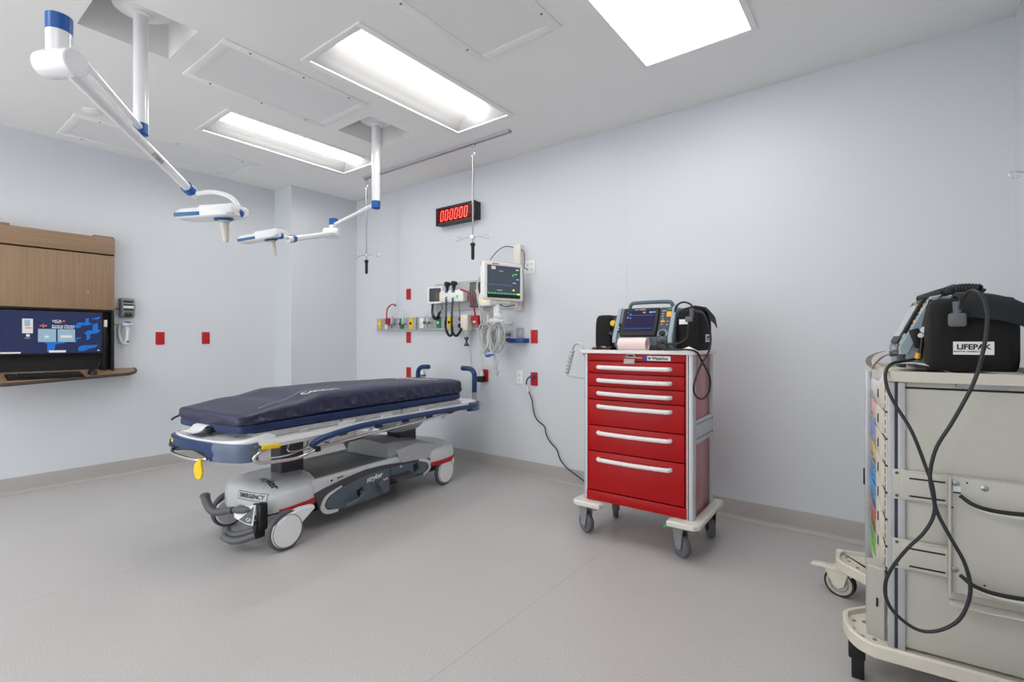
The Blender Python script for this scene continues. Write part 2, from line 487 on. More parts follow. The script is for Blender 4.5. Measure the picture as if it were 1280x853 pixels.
dup(t0, (-4.02, 2.22, H), 0, 'long ceiling light over the stretcher, left of the slim lamp pole')
dup(t0, (-2.46, -.85, H), 0, 'added long ceiling light, unseen behind the viewer, towards the carts')  # this and the next are added out of view for more room light
dup(t0, (-4.02, -.85, H), 0, 'added long ceiling light, unseen behind the viewer, towards the workstation')
def flatlight():
    t = thing('flat_ceiling_light', 'x', 'light', group='flat ceiling light panels')
    m = MB(); w, l = .3025, .605
    for a in (-1, 1):
        m.bb(a * w - .016, a * w + .016, -l - .016, l + .016, -.008, .002, .002)
        m.bb(-w + .016, w - .016, a * l - .016, a * l + .016, -.008, .002, .002)
    m.obj('frame', 'white_paint', t)
    MB().bb(-w + .014, w - .014, -l + .014, l - .014, -.003, .01).obj('diffuser', 'flat_lens', t)
    return t
f0 = flatlight(); f0.location = (-.8625, 2.245, H); f0['label'] = 'flat white ceiling light panel above the red cart, cut by the picture top'
dup(f0, (-.8625, -.89, H), 0, 'added flat ceiling light panel, unseen behind the viewer')  # extra panel added out of view to brighten the room

def access_panel(x0, x1, y0, y1, label):
    cx, cy, w, l = (x0 + x1) / 2, (y0 + y1) / 2, (x1 - x0) / 2, (y1 - y0) / 2
    t = thing('ceiling_grille', label, 'grille', (cx, cy, H), group='perforated ceiling panels')
    m = MB(); b = .055
    for a in (-1, 1):
        m.bb(a * (w - b / 2) - b / 2, a * (w - b / 2) + b / 2, -l, l, -.006, 0, .001)
        m.bb(-w + b, w - b, a * (l - b / 2) - b / 2, a * (l - b / 2) + b / 2, -.006, 0, .001)
    m.obj('frame', 'panel_white', t)
    MB().bb(-w + b, w - b, -l + b, l - b, -.003, -.001).obj('perforated_plate', 'perforated', t)
    for a in (-1, 1):
        for k in (-1, 0, 1):
            MB().lathe([(.0, -.010), (.005, -.0095), (.007, -.0065), (.007, -.005)], (a * (w - b * .5), k * (l - .15), 0), seg=10).obj('screw', 'screw_grey', t)
access_panel(-3.48, -2.88, 1.18, 2.13, 'perforated white ceiling panel between the two long lights')
access_panel(-5.27, -4.70, .91, 2.24, 'perforated white ceiling panel along the left wall')
access_panel(-1.92, -1.36, .95, 2.21, 'perforated white ceiling panel between the nearer long light and the flat light')
tag(MB().lathe([(.0, -.008), (.05, -.008), (.058, -.003), (.058, 0)], (-4.56, .98, H)).obj('ceiling_cover_disc', 'panel_white'),
    'small round white cover disc on the ceiling beside the left grille', 'cover')

# ------------------------------------------------------------------ surgical lights
def lamp_head(t, o, yaw, tilt, up):
    """flat two-lobed head, long axis +x, seen edge on"""
    h = bpy.data.objects.new('lamp_head', None)
    M0 = Matrix.Translation(o) @ Matrix.Rotation(yaw, 4, 'Z') @ Matrix.Rotation(tilt, 4, 'Y') @ Matrix.Rotation(up, 4, 'X')
    m = MB(); m.T = M0
    S_ = .92; M0 = M0 @ Matrix.Scale(S_, 4)
    m.T = M0
    body = [(-.17, -.035), (-.165, -.075), (-.12, -.09), (-.02, -.095), (.07, -.1), (.13, -.09), (.165, -.05), (.165, .05), (.13, .09),
            (.07, .1), (-.02, .095), (-.12, .09), (-.165, .075), (-.17, .035)]
    m.rings([[(x * .96, y * .9, -.026) for x, y in body], [(x, y, -.018) for x, y in body], [(x, y, .012) for x, y in body],
             [(x * .93 + .004, y * .82, .03) for x, y in body]])
    m.box((.07, 0, .015), (.19, .19, .056), .014)
    ob = m.obj('lamp_head', 'white_gloss', t)
    m = MB(); m.T = M0
    for s in (-1, 1):
        m.box((-.09, s * .0895, -.004), (.145, .014, .022), .003)
    m.obj('side_stripe', 'lamp_blue', ob)
    m = MB(); m.T = M0
    m.lathe([(.05, -.001), (.052, -.006), (.045, -.012)], (.06, 0, -.025), seg=20)
    m.obj('handle_ring', 'lamp_blue', ob)
    return M0
def surgical(label, mount, ztop, zb, c1, c1z, kn, end, yokepts, ho, hyaw, htilt, hup, kax=None):
    t = thing('surgical_light', label, 'surgical light', (0, 0, 0), group='ceiling-mounted surgical lights')
    x, y = mount
    t.location = (x, y, ztop)
    def W(p): return Vector(p) - Vector((x, y, ztop))
    m = MB(); m.lathe([(.12, 0), (.12, -.012), (.075, -.02), (.05, -.035), (.05, -.045), (.035, -.05)]); m.box((0, 0, (H + .2 - ztop) / 2), (.17, .17, H + .2 - ztop), .01); m.obj('ceiling_mount', 'white_paint', t)
    MB().cyl((0, 0, -.03), W((x, y, zb - .03)), .033, seg=24).obj('pole', 'white_gloss', t)
    m = MB(); m.cyl(W((x, y, zb + .012)), W((x, y, zb - .042)), .0345, seg=24); m.ell(W((x, y, zb - .04)), (.034, .034, .012))
    m.obj('pole_collar', 'blue_plastic', t)
    d = (Vector((c1[0], c1[1], 0)) - Vector((x, y, 0))).normalized()
    a0 = W((x + d.x * .02, y + d.y * .02, zb - .012)); a1 = W((c1[0], c1[1], c1z - .02))
    MB().tube([a0, a0.lerp(a1, .5), a1], lambda u: .0165, 16).obj('extension_arm', 'white_gloss', t)
    MB().cyl(W((c1[0], c1[1], c1z + .035)), W((c1[0], c1[1], c1z - .022)), .038, seg=24).obj('joint_cap', 'blue_plastic', t)
    m = MB(); m.cyl(W((c1[0], c1[1], c1z - .022)), W((c1[0], c1[1], kn[2] + .03)), .0375, .036, seg=24)
    m.obj('joint', 'white_gloss', t)
    # knuckle cylinder lying across the spring arm
    e = (Vector(end) - Vector(kn)); s = Vector((e.y, -e.x, 0)).normalized() if kax is None else Vector(kax).normalized()
    m = MB(); k = Vector(kn)
    m.lathe([(.0, -.074), (.03, -.072), (.044, -.062), (.048, -.04), (.048, .05), (.047, .068), (.043, .072)], W(k), s, 28)
    m.obj('knuckle', 'white_gloss', t)
    k2 = k + s * (.045 if kax else .0) - Vector((0, 0, .028 if kax else .005)); m = MB(); m.tube([W(k2), W(k2.lerp(Vector(end), .5)), W(end)], lambda u: .0235 - .002 * u, 20)
    sa = m.obj('spring_arm', 'white_gloss', t)
    if kax:
        p = k2.lerp(Vector(end), .63); ux = (Vector(end) - k2).normalized(); vz = (Vector((0, 0, 1.2)) - p); vz = (vz - ux * vz.dot(ux)).normalized(); uy = vz.cross(ux)
        m = MB(); m.text('STERIS', frame(W(p + vz * .0232), ux, uy), .024, .0006, .0004, sx=1.25); m.obj('arm_lettering', 'scanner_grey', sa)
    en = e.normalized()
    m = MB(); m.cyl(W(Vector(end) - en * .015), W(Vector(end) + en * .03), .029, seg=20); m.obj('arm_collar', 'blue_plastic', t)
    m = MB(); m.cyl(W(Vector(end) + en * .025), W(Vector(end) + en * .075), .026, .022, seg=20); m.obj('arm_end', 'white_gloss', t)
    MB().tube([W(p) for p in yokepts], .0125, 12, smooth=6).obj('yoke', 'white_gloss', t)
    m = MB(); q = Vector(yokepts[-1]); m.ell(W(q), (.024, .024, .024)); m.obj('yoke_cap', 'blue_plastic', t)
    M0 = lamp_head(t, W(ho), hyaw, htilt, hup)
    m = MB(); m.T = M0
    m.lathe([(.024, -.03), (.032, -.038), (.032, -.046), (.024, -.05), (.021, -.09), (.016, -.15), (.011, -.158), (0, -.16)], (.06, 0, 0), seg=20)
    m.obj('handle', 'handle_beige', t)
    return t
surgical('surgical light on long white folding arm at the upper left', (-3.125, .87), H + .10, 2.325,
         (-2.335, .41), 2.31, (-2.335, .41, 2.178), (-2.93, 1.02, 2.0),
         [(-2.905, 1.055, 1.975), (-2.85, 1.11, 1.985), (-2.79, 1.165, 1.965), (-2.75, 1.195, 1.915), (-2.725, 1.19, 1.87)],
         (-2.835, 1.105, 1.862), math.radians(37), math.radians(-3), math.radians(6), (.86, .51, 0))
surgical('smaller-looking surgical light with slim pole and horizontal arm, over the stretcher', (-3.235, 2.45), H + .10, 2.29,
         (-3.90, 2.50), 2.235, (-3.905, 2.495, 2.145), (-3.575, 1.95, 1.965),
         [(-3.545, 1.90, 1.955), (-3.525, 1.86, 1.955), (-3.53, 1.83, 1.96)], (-3.655, 1.765, 1.955), math.radians(36), math.radians(-9), math.radians(8))

# ------------------------------------------------------------------ IV track with two hanging poles
m = MB(); m.prism([(-.02, 0), (.02, 0), (.02, -.022), (.007, -.022), (.007, -.018), (.014, -.018), (.014, -.006), (-.014, -.006), (-.014, -.018),
                   (-.007, -.018), (-.007, -.022), (-.02, -.022)], 0, -.935, .935)
o = m.obj('ceiling_track', 'alu'); o.location = (-3.29, 3.055, H)
tag(o, 'slim metal IV track on the ceiling near the back wall', 'track')
def iv_pole(x, label):
    t = thing('hanging_iv_pole', label, 'iv pole', (x, 3.055, H), math.radians(12), 'IV poles hanging from the ceiling track')
    m = MB(); m.box((0, 0, -.03), (.04, .022, .02), .004); m.cyl((0, 0, -.03), (0, 0, -.075), .004, seg=8)
    m.obj('trolley', 'steel', t)
    m = MB(); m.tube([(.003 + .014 * math.cos(a), 0, -.095 + .018 * math.sin(a)) for a in [PI / 2 - k * PI * 1.5 / 10 for k in range(11)]], .0035, 8)
    m.tube([(.003 + .014 * math.cos(a), 0, -.118 + .012 * math.sin(a)) for a in [PI / 2 + k * PI * 1.5 / 10 for k in range(11)]], .003, 8)
    m.obj('hook', 'chrome', t)
    m = MB(); m.cyl((0, 0, -.12), (0, 0, -.5), .009, seg=14); m.cyl((0, 0, -.5), (0, 0, -.86), .0065, seg=14); m.obj('rod', 'steel', t)
    m = MB(); m.box((0, 0, -.795), (.03, .03, .03), .006); m.cyl((0, -.02, -.795), (0, .02, -.795), .01); m.obj('clamp', 'chrome', t)
    for s in (-1, 1):
        pts = [(s * .01, 0, -.795), (s * .07, 0, -.795), (s * .11, 0, -.806), (s * .14, 0, -.817), (s * .165, 0, -.81), (s * .168, 0, -.795), (s * .15, 0, -.785),
               (s * .125, 0, -.79), (s * .112, 0, -.802)]
        MB().tube(pts, .0028, 8, smooth=4).obj('bag_hook', 'chrome', t)
    m = MB(); m.lathe([(.008, -.84), (.02, -.846), (.021, -.862), (.014, -.872), (.0135, -.975), (.009, -.983), (0, -.983)]); m.obj('grip', 'black_rubber', t)
iv_pole(-2.746, 'hanging IV pole in front of the digital clock')
iv_pole(-4.187, 'hanging IV pole left of the clock, beside the lamp pole')

# ------------------------------------------------------------------ digital clock
t = thing('digital_clock', 'black wall clock with red digits reading zeros', 'clock', (-3.342, YB, 2.427))
m = MB(); W_, H_ = .262, .088
m.bb(-W_, W_, -.075, 0, -H_ + .004, H_ - .004, .004)
m.bb(-W_, W_, -.085, -.07, H_ - .016, H_, .002); m.bb(-W_, W_, -.085, -.07, -H_, -H_ + .022, .002)
m.bb(-W_, -W_ + .022, -.085, -.07, -H_, H_, .002); m.bb(W_ - .022, W_, -.085, -.07, -H_, H_, .002)
m.obj('case', 'clock_case', t)
MB().bb(-W_ + .02, W_ - .02, -.078, -.074, -H_ + .02, H_ - .015).obj('face', 'clock_face', t)
m = MB()
def seg0(cx, w, h, th, sh):
    def P(x, z): return (cx + x + sh * z, z + .002)
    o_ = rrect(w, h, .012); i_ = rrect(w - 2 * th, h - 2 * th, .006)
    n = len(o_)
    R = [[(P(a, b)[0], y, P(a, b)[1]) for a, b in q] for q, y in ((o_, -.0785), (o_, -.0805), (i_, -.0805), (i_, -.0785))]
    m.rings(R, cap=False)
for k in range(6):
    seg0(-.178 + k * .062 + (k // 2) * .0045, .043, .106, .010, .12)
for k in (1, 3):
    for z in (-.02, .022): m.box((-.178 + k * .062 + .0335 + (k // 2) * .0045 + .12 * z, -.0795, z), (.008, .003, .009), .001)
m.obj('digits', 'led_red', t)

# ------------------------------------------------------------------ wall outlets
def outlet(name, x, z, matn, label, slot, group, left=False, double=False, y=None):
    t = thing(name, label, 'outlet', (x, YB, z) if not left else (XL, x, z), 0 if not left else PI / 2, group)
    w = .058 if double else .036
    m = MB(); m.prism(rrect(2 * w, .118, .005), 1, -.007, 0, .002); m.obj('cover_plate', matn, t)
    for c in ((-.022, .022) if double else (0,)):
        for s in (-1, 1):
            m = MB(); m.prism(rrect(.032, .028, .008, cx=c, cy=s * .024), 1, -.0095, -.006, .001)
            r = m.obj('receptacle', matn, t)
            m = MB()
            for dx, dz, ww, hh in ((-.0065, .003, .003, .009), (.0065, .003, .003, .007), (0, -.008, .005, .005)):
                m.bb(c + dx - ww / 2, c + dx + ww / 2, -.0105, -.009, s * .024 + dz - hh / 2, s * .024 + dz + hh / 2)
            m.obj('slots', slot, r)
    return t
G = 'red emergency outlets'
outlet('wall_outlet', -4.107, 1.692, 'outlet_red', 'red outlet above the left gas rail', 'slot_dark', G)
outlet('wall_outlet', -4.107, 1.226, 'outlet_red', 'red outlet just below the left gas rail', 'slot_dark', G)
outlet('wall_outlet', -4.107, .845, 'outlet_red', 'red outlet low on the wall, half hidden by the mattress head', 'slot_dark', G)
outlet('wall_outlet', -2.459, 1.228, 'outlet_red', 'red outlet right of the blue tray', 'slot_dark', G)
outlet('wall_outlet', -2.459, .857, 'outlet_red', 'red outlet with a purple plug and black cord', 'slot_dark', G)
outlet('wall_outlet', -3.02, .862, 'outlet_red', 'red outlet with black adapter beside the push handle', 'slot_dark', G)
outlet('wall_outlet', 1.652, 1.214, 'outlet_red', 'red outlet on the left wall, the one nearer the workstation', 'slot_dark', G, left=True)
outlet('wall_outlet', 2.039, 1.218, 'outlet_red', 'red outlet on the left wall, the one farther from the workstation', 'slot_dark', G, left=True)
outlet('wall_outlet', -2.616, .864, 'outlet_white', 'white outlet low on the wall, left of the purple-plugged outlet', 'ink', 'white outlets')
outlet('wall_outlet', -2.505, 1.842, 'outlet_white', 'white double-width outlet beside the patient monitor', 'ink', 'white outlets', double=True)
t = thing('data_outlet', 'grey four-gang jack plate right of the cable bundle', 'outlet', (-2.761, YB, 1.225))
m = MB(); m.prism(rrect(.125, .118, .005), 1, -.007, 0, .002); m.obj('cover_plate', 'rail_panel', t)
for i in range(3):
    for j in range(2):
        m = MB(); m.bb(-.045 + i * .033, -.02 + i * .033, -.011, -.006, -.04 + j * .045, -.008 + j * .045, .002)
        m.obj('jack', 'gauge_dark' if j or i == 0 else 'slot_dark', t)
t = thing('switch_plate', 'pale grey-blue wall plate above the blue tray', 'wall plate', (-2.612, YB, 1.25))
m = MB(); m.prism(rrect(.078, .118, .005), 1, -.007, 0, .002); m.obj('cover_plate', 'rail_panel', t)
MB().bb(-.018, .018, -.012, -.006, -.03, .03, .003).obj('switch', 'module_grey', t)
t = thing('blue_tray', 'small blue plastic tray on the wall below the grey-blue plate', 'tray', (-2.60, YB, 1.192))
m = MB(); m.bb(-.085, .085, -.09, 0, -.018, -.013, .002); m.bb(-.085, .085, -.09, -.086, -.018, .02, .0015); m.bb(-.085, -.081, -.09, 0, -.018, .02, .0015)
m.bb(.081, .085, -.09, 0, -.018, .02, .0015); m.bb(-.085, .085, -.004, 0, -.018, .02, .0015); m.obj('tray', 'tray_blue', t)
# plug and adapter
o = thing('mains_cable', 'black power cord with purple plug running down the wall to the red cart', 'cord', (-2.459, YB, .857))
m = MB(); m.prism(rrect(.034, .03, .01, cx=0, cy=.022), 1, -.045, -.009, .003); m.cyl((0, -.045, .022), (-.02, -.06, .016), .011, .006); m.obj('plug', 'plug_purple', o)
P = [(-.018, -.058, .018), (-.045, -.05, -.01), (-.06, -.035, -.055), (-.035, -.03, -.12), (-.005, -.03, -.18), (.012, -.03, -.28), (.05, -.03, -.35), (.125, -.03, -.40),
     (.145, -.03, -.47), (.19, -.03, -.53), (.25, -.03, -.58), (.285, -.03, -.66), (.35, -.03, -.72), (.44, -.04, -.76), (.55, -.06, -.80), (.66, -.08, -.83), (.8, -.10, -.848), (1.0, -.12, -.851)]
MB().tube(P, .0055, 8, smooth=6).obj('cord', 'cord_black', o)
o['label'] = 'black power cord with purple plug running down the wall behind the red cart'
m = MB(); m.cyl(*[Vector(p) for p in ((-.06, -.035, -.05), (-.04, -.031, -.115))], .0062, seg=8); m.obj('cord_tag', 'label_white', o)
o = thing('power_adapter', 'black power adapter plugged into the red outlet beside the push handle', 'adapter', (-3.03, YB, .862))
m = MB(); m.box((-.012, -.04, -.032), (.06, .06, .055), .006); m.obj('body', 'black', o)
m = MB(); m.lathe([(.017, 0), (.017, .03), (.012, .045), (.01, .06), (0, .062)], (-.004, -.035, -.002)); m.obj('white_plug', 'outlet_white', o)
MB().tube([(-.005, -.045, -.06), (-.005, -.06, -.13), (-.02, -.12, -.19), (-.08, -.2, -.23), (-.12, -.25, -.235)], .005, 8, smooth=6).obj('cord', 'cable_grey', o)
MB().tube([(-.004, -.035, .058), (-.01, -.03, .15), (-.03, -.03, .24), (-.035, -.03, .3)], .0022, 6, smooth=5).obj('thin_lead', 'cable_grey', o)
o = MB().tube([(-3.195, 3.515, 1.24), (-3.20, 3.525, 1.1), (-3.185, 3.525, .93), (-3.16, 3.525, .78), (-3.15, 3.52, .62)], .0028, 6, smooth=6).obj('thin_grey_cord', 'cable_grey')
tag(o, 'thin grey cord hanging straight down the wall below the suction canister', 'cord')
t = thing('hand_pump', 'small white fitting on the back wall behind the mattress head', 'fitting', (-3.873, YB, .85))
m = MB(); m.lathe([(.028, -.02), (.03, 0), (.018, .02), (.012, .035), (.005, .038), (.005, .07), (0, .07)], (0, -.035, 0)); m.bb(-.016, .016, -.06, -.01, .066, .08, .004); m.obj('pump', 'outlet_white', t)
m = MB(); m.bb(-.035, .035, -.07, 0, -.028, -.018, .003); m.obj('shelf', 'black', t)

# ------------------------------------------------------------------ gas rails
def rail(x0, x1, z0, z1, label, joints):
    t = thing('gas_rail', label, 'equipment rail', ((x0 + x1) / 2, YB, (z0 + z1) / 2), group='medical gas rails')
    w = (x1 - x0) / 2; h = (z1 - z0) / 2
    m = MB(); m.bb(-w, w, -.03, 0, -h, h, .004); m.obj('panel', 'rail_panel', t)
    m = MB(); m.bb(-w, w, -.036, -.03, h - .012, h, .002); m.bb(-w, w, -.036, -.03, -h, -h + .012, .002); m.obj('rail_lip', 'alu', t)
    for j in joints:
        MB().bb(j - (x0 + x1) / 2 - .002, j - (x0 + x1) / 2 + .002, -.0312, -.029, -h + .012, h - .012).obj('joint', 'module_grey', t)
    return t
def plate(t, x, z, w, h, m_, holes=True, lab=None):
    px = x - t.location.x; pz = z - t.location.z
    m = MB(); m.prism(rrect(w, h, .006, cx=px, cy=pz), 1, -.04, -.029, .002); o = m.obj('outlet_plate', m_, t, lab)
    m = MB(); m.lathe([(.012, 0), (.014, -.006), (.009, -.012), (0, -.012)], (px, -.04, pz), (0, 1, 0), 14); m.obj('socket', 'ink' if holes else 'outlet_white', o)
r1 = rail(-4.62, -3.965, 1.305, 1.44, 'left grey gas rail on the back wall', (-4.5, -4.35, -4.08))
plate(r1, -4.555, 1.375, .05, .11, 'gas_yellow', False, 'yellow-cream outlet plate'); plate(r1, -4.44, 1.37, .05, .1, 'outlet_white', False, 'white outlet plate')
plate(r1, -4.185, 1.375, .062, .11, 'gas_green', False, 'green oxygen plate'); plate(r1, -4.03, 1.375, .06, .115, 'gas_yellow', True, 'yellow air plate')
r2 = rail(-3.94, -3.07, 1.30, 1.44, 'right grey gas rail below the diagnostic board', (-3.8, -3.68, -3.55, -3.3, -3.2))
plate(r2, -3.865, 1.375, .062, .105, 'outlet_white', False, 'white outlet plate'); plate(r2, -3.615, 1.375, .062, .11, 'gas_green', False, 'green oxygen plate')
plate(r2, -3.46, 1.375, .06, .115, 'gas_yellow', True, 'yellow air plate')
def flowmeter(x, z, knob, label, tube_h=.09):
    t = thing('flowmeter', label, 'flowmeter', (x, YB - .04, z), group='flowmeters on the gas rails')
    m = MB(); m.cyl((0, 0, 0), (0, -.05, 0), .010); m.cyl((-.012, -.05, 0), (.045, -.05, 0), .009); m.obj('valve_body', 'steel', t)
    m = MB(); m.lathe([(.013, 0), (.016, .004), (.016, .02), (.011, .024)], (-.036, -.05, 0), (1, 0, 0), 12); m.obj('knob', knob, t)
    m = MB(); m.lathe([(.013, 0), (.014, .02), (.014, tube_h), (.008, tube_h + .012), (.008, tube_h + .02)], (.02, -.05, .005), seg=14); m.obj('sight_tube', 'clear_plastic', t)
    m = MB(); m.cyl((.02, -.05, -.005), (.02, -.05, -.045), .006, .004); m.obj('nipple', knob, t)
flowmeter(-4.30, 1.37, 'gauge_dark', 'flowmeter left of the green plate on the left gas rail', .07)
flowmeter(-4.115, 1.37, 'ink', 'flowmeter between the green and yellow plates on the left gas rail', .13)
flowmeter(-3.74, 1.375, 'gas_green', 'flowmeter beside the white plate on the right gas rail', .06)
t = thing('suction_regulator', 'red suction fitting with curved red hose on the left gas rail', 'suction regulator', (-4.375, YB - .03, 1.405))
m = MB(); m.box((0, -.03, 0), (.07, .05, .07), .01); m.cyl((.03, -.035, -.02), (.07, -.035, -.02), .012); m.obj('body', 'hose_red', t)
MB().tube([(.005, -.05, .02), (0, -.055, .07), (.02, -.06, .13), (.06, -.06, .165), (.11, -.06, .18), (.15, -.06, .168)], .0075, 10, smooth=6).obj('hose', 'hose_red', t)
MB().ell((.152, -.06, .166), (.011, .011, .011), 12, 6).obj('hose_tip', 'gauge_dark', t)
t = thing('suction_regulator', 'red suction fitting with long red hose at the end of the right gas rail', 'suction regulator', (-3.06, YB - .03, 1.385))
m = MB(); m.box((-.01, -.04, .0), (.07, .06, .09), .012); m.cyl((.02, -.06, -.01), (.025, -.075, -.07), .02, .012); m.box((-.045, -.04, .02), (.05, .04, .04), .008); m.obj('body', 'hose_red', t)
MB().tube([(.0, -.07, .03), (-.005, -.08, .10), (-.015, -.09, .18), (-.055, -.09, .245), (-.11, -.09, .275), (-.18, -.08, .295)], .0085, 10, smooth=6).obj('hose', 'hose_red', t)
MB().lathe([(.012, -.02), (.014, .01), (.006, .02)], (.005, -.078, -.02), (0, 1, 0), 12).obj('gauge', 'cream', t)
t = thing('suction_canister', 'pale boxy suction unit with black knob hanging on the right gas rail', 'suction unit', (-3.19, YB - .03, 1.365))
m = MB(); m.box((0, -.05, 0), (.095, .08, .15), .012); m.box((-.055, -.04, .03), (.03, .04, .05), .006); m.obj('body', 'cream', t)
m = MB(); m.lathe([(.022, 0), (.024, -.012), (.018, -.024), (0, -.024)], (-.085, -.04, -.03), (0, 1, 0), 16); m.obj('knob', 'black', t)
m = MB(); m.lathe([(.018, 0), (.02, -.01), (.016, -.014), (0, -.014)], (-.085, -.045, .035), (0, 1, 0), 16); m.obj('gauge', 'hose_red', t)
m = MB(); m.lathe([(.03, -.075), (.034, -.085), (.03, -.12), (.012, -.14)], (0, -.05, 0)); m.obj('bowl', 'clear_plastic', t)
m = MB(); m.lathe([(.022, -.14), (.022, -.155), (.01, -.17), (.01, -.19), (.026, -.215), (.026, -.225), (0, -.226)], (0, -.05, 0)); m.obj('drain_fitting', 'gauge_dark', t)

# ------------------------------------------------------------------ diagnostic board
t = thing('diagnostic_board', 'long grey wall board carrying the diagnostic instruments', 'wall board', (-3.13, YB, 1.63))
m = MB(); m.bb(-.55, .56, -.02, 0, -.14, .14, .004); m.obj('board', 'module_grey', t)
MB().bb(-.55, .56, -.028, -.018, -.14, -.125, .002).obj('bottom_rail', 'alu', t)
m = MB(); m.bb(-.06, .07, -.04, -.02, -.12, .12, .003); b_ = m.obj('vent_box', 'gauge_dark', t)
m = MB()
for k in range(6): m.bb(-.05 + k * .02, -.042 + k * .02, -.046, -.038, -.11, .11, .001)
m.obj('fins', 'scanner_grey', b_)
t = thing('blood_pressure_gauge', 'square white-rimmed pressure gauge with black coiled tube', 'gauge', (-3.62, YB - .022, 1.65), math.radians(8))
m = MB()
O_ = rrect(.19, .17, .02); I_ = rrect(.15, .135, .008)
m.rings([[(a, y, b) for a, b in q] for q, y in ((O_, -.02), (O_, -.07), (I_, -.07), (I_, -.06))], cap=False); m.bb(-.09, .09, -.055, -.0, -.08, .08, .005)
m.obj('frame', 'outlet_white', t)
m = MB(); m.bb(-.074, .074, -.062, -.055, -.067, .067); m.obj('dial', 'gauge_dark', t)
m = MB(); m.bb(.0, .05, -.064, -.061, -.055, .02); m.obj('scale', 'gauge_brass', t)
m = MB(); m.bb(-.05, .04, -.0, .022, -.05, .05, .004); m.obj('bracket', 'module_grey', t)
MB().tube(coil([(-.055, -.03, -.085), (-.055, -.035, -.17), (-.03, -.04, -.23), (.01, -.04, -.225), (.035, -.035, -.17)], .0125, 20), .0052, 6).obj('coiled_tube', 'black_rubber', t)
MB().tube([(.035, -.035, -.17), (.06, -.03, -.14), (.05, -.03, -.09)], .004, 8, smooth=4).obj('tube_end', 'black_rubber', t)
t = thing('otoscope_station', 'white wall transformer holding two black-headed scopes on coiled cords', 'diagnostic set', (-3.365, YB - .022, 1.62))
m = MB(); m.box((-.0, -.055, 0), (.33, .08, .115), .02); m.box((-.0, -.06, .052), (.27, .06, .02), .008); m.obj('housing', 'outlet_white', t)
for k, x in enumerate((-.055, .035)):
    m = MB(); m.lathe([(.017, .05), (.018, .06), (.012, .075), (.016, .08), (.019, .1), (.016, .11)], (x, -.085, 0), seg=14)
    m.lathe([(.010, -.03), (.022, -.026), (.022, .02), (.012, .035)], (x + .005, -.085, .125), (0, 1, 0), 14); m.box((x - .02, -.085, .118), (.03, .022, .022), .006)
    o = m.obj('scope', 'black', t)
    m = MB(); m.box((x, -.09, .048), (.035, .03, .018), .004); m.obj('cradle', 'scanner_blue', t)
MB().bb(.07, .10, -.1, -.094, -.02, .01, .003).obj('sticker', 'vital_green', t)
MB().tube(coil([(-.055, -.1, .0), (-.055, -.102, -.2), (-.06, -.105, -.28), (-.03, -.105, -.36), (.01, -.105, -.38), (.03, -.105, -.345), (.03, -.11, -.2), (.035, -.1, -.01)], .009, 60, wires=7), .0045, 6).obj('coiled_cord', 'black_rubber', t)
MB().tube(coil([(.035, -.11, -.15), (.035, -.115, -.28), (.055, -.115, -.36), (.1, -.115, -.38), (.14, -.11, -.34), (.15, -.105, -.31)], .009, 34, wires=7), .0045, 6).obj('coiled_cord', 'black_rubber', t)
MB().tube([(.11, -.09, -.05), (.11, -.09, -.12), (.115, -.085, -.2)], .003, 6).obj('lead', 'black_rubber', t)
t = thing('thermometer', 'white wall thermometer box with thick cable loops left of the patient monitor', 'thermometer', (-2.94, YB - .022, 1.585))
m = MB(); m.prism([(-.07, -.075), (.07, -.075), (.075, .03), (.05, .08), (-.04, .08), (-.075, .02)], 1, -.09, 0, .008); m.obj('body', 'outlet_white', t)
m = MB(); m.bb(-.02, .01, -.094, -.089, -.035, -.01); m.obj('sticker', 'vital_yellow', t)
m = MB()
for dx, dz in ((-.02, .05), (.02, .045), (.0, .02)): m.lathe([(.007, 0), (.007, -.006)], (dx, -.088, dz), (0, 1, 0), 10)
m.obj('ports', 'gauge_dark', t)
m = MB(); m.box((.005, -.05, .145), (.09, .06, .07), .01); m.box((-.05, -.04, .11), (.05, .05, .1), .01); m.obj('probe_holder', 'module_grey', t)
for k in range(3):
    MB().tube([(.05, -.07, .19 - k * .02), (-.03, -.08, .205 - k * .02), (-.09, -.08, .16 - k * .01), (-.10 + k * .01, -.08, .05), (-.07 + k * .012, -.08, -.08), (-.02 + k * .02, -.09, -.19), (.05 + k * .02, -.11, -.27)], .006, 8, smooth=6).obj('cable', 'cable_grey', t)

# ------------------------------------------------------------------ wall channel, patient monitor and its cables
t = thing('wall_channel', 'tall cream cable channel on the wall behind the patient monitor', 'wall channel', (-2.615, YB, 1.78))
m = MB(); m.bb(-.037, .037, -.05, 0, -.32, .265, .006); m.obj('channel', 'cream', t)
m = MB(); m.bb(-.03, .045, -.075, -.05, -.28, -.15, .006); m.obj('bracket', 'module_grey', t)
t = thing('patient_monitor', 'patient monitor with dark vital-sign screen on a wall arm', 'monitor', (-2.575, 3.22, 1.685), math.radians(73))
m = MB(); m.prism(rrect(.40, .315, .018), 1, -.04, .0, .008); m.prism(rrect(.36, .27, .03), 1, -.0, .055, .015); m.obj('housing', 'outlet_white', t)
m = MB(); m.prism(rrect(.40, .03, .012, cx=0, cy=.152), 1, -.03, .02, .004); m.obj('alarm_bar', 'handle_beige', t)
m = MB(); m.bb(-.165, .165, -.0425, -.038, -.108, .128); sc_ = m.obj('screen', 'vital_screen', t)
MB().bb(-.165, .165, -.0432, -.0395, -.138, -.1085).obj('button_strip', 'black', sc_)
m = MB()
for k in range(10): m.bb(-.16 + k * .031, -.138 + k * .031, -.0434, -.042, -.105, -.097)
m.bb(.1, .135, -.0434, -.042, .062, .070); m.bb(.085, .095, -.0434, -.042, .045, .062); m.obj('green_readout', 'vital_green', sc_)
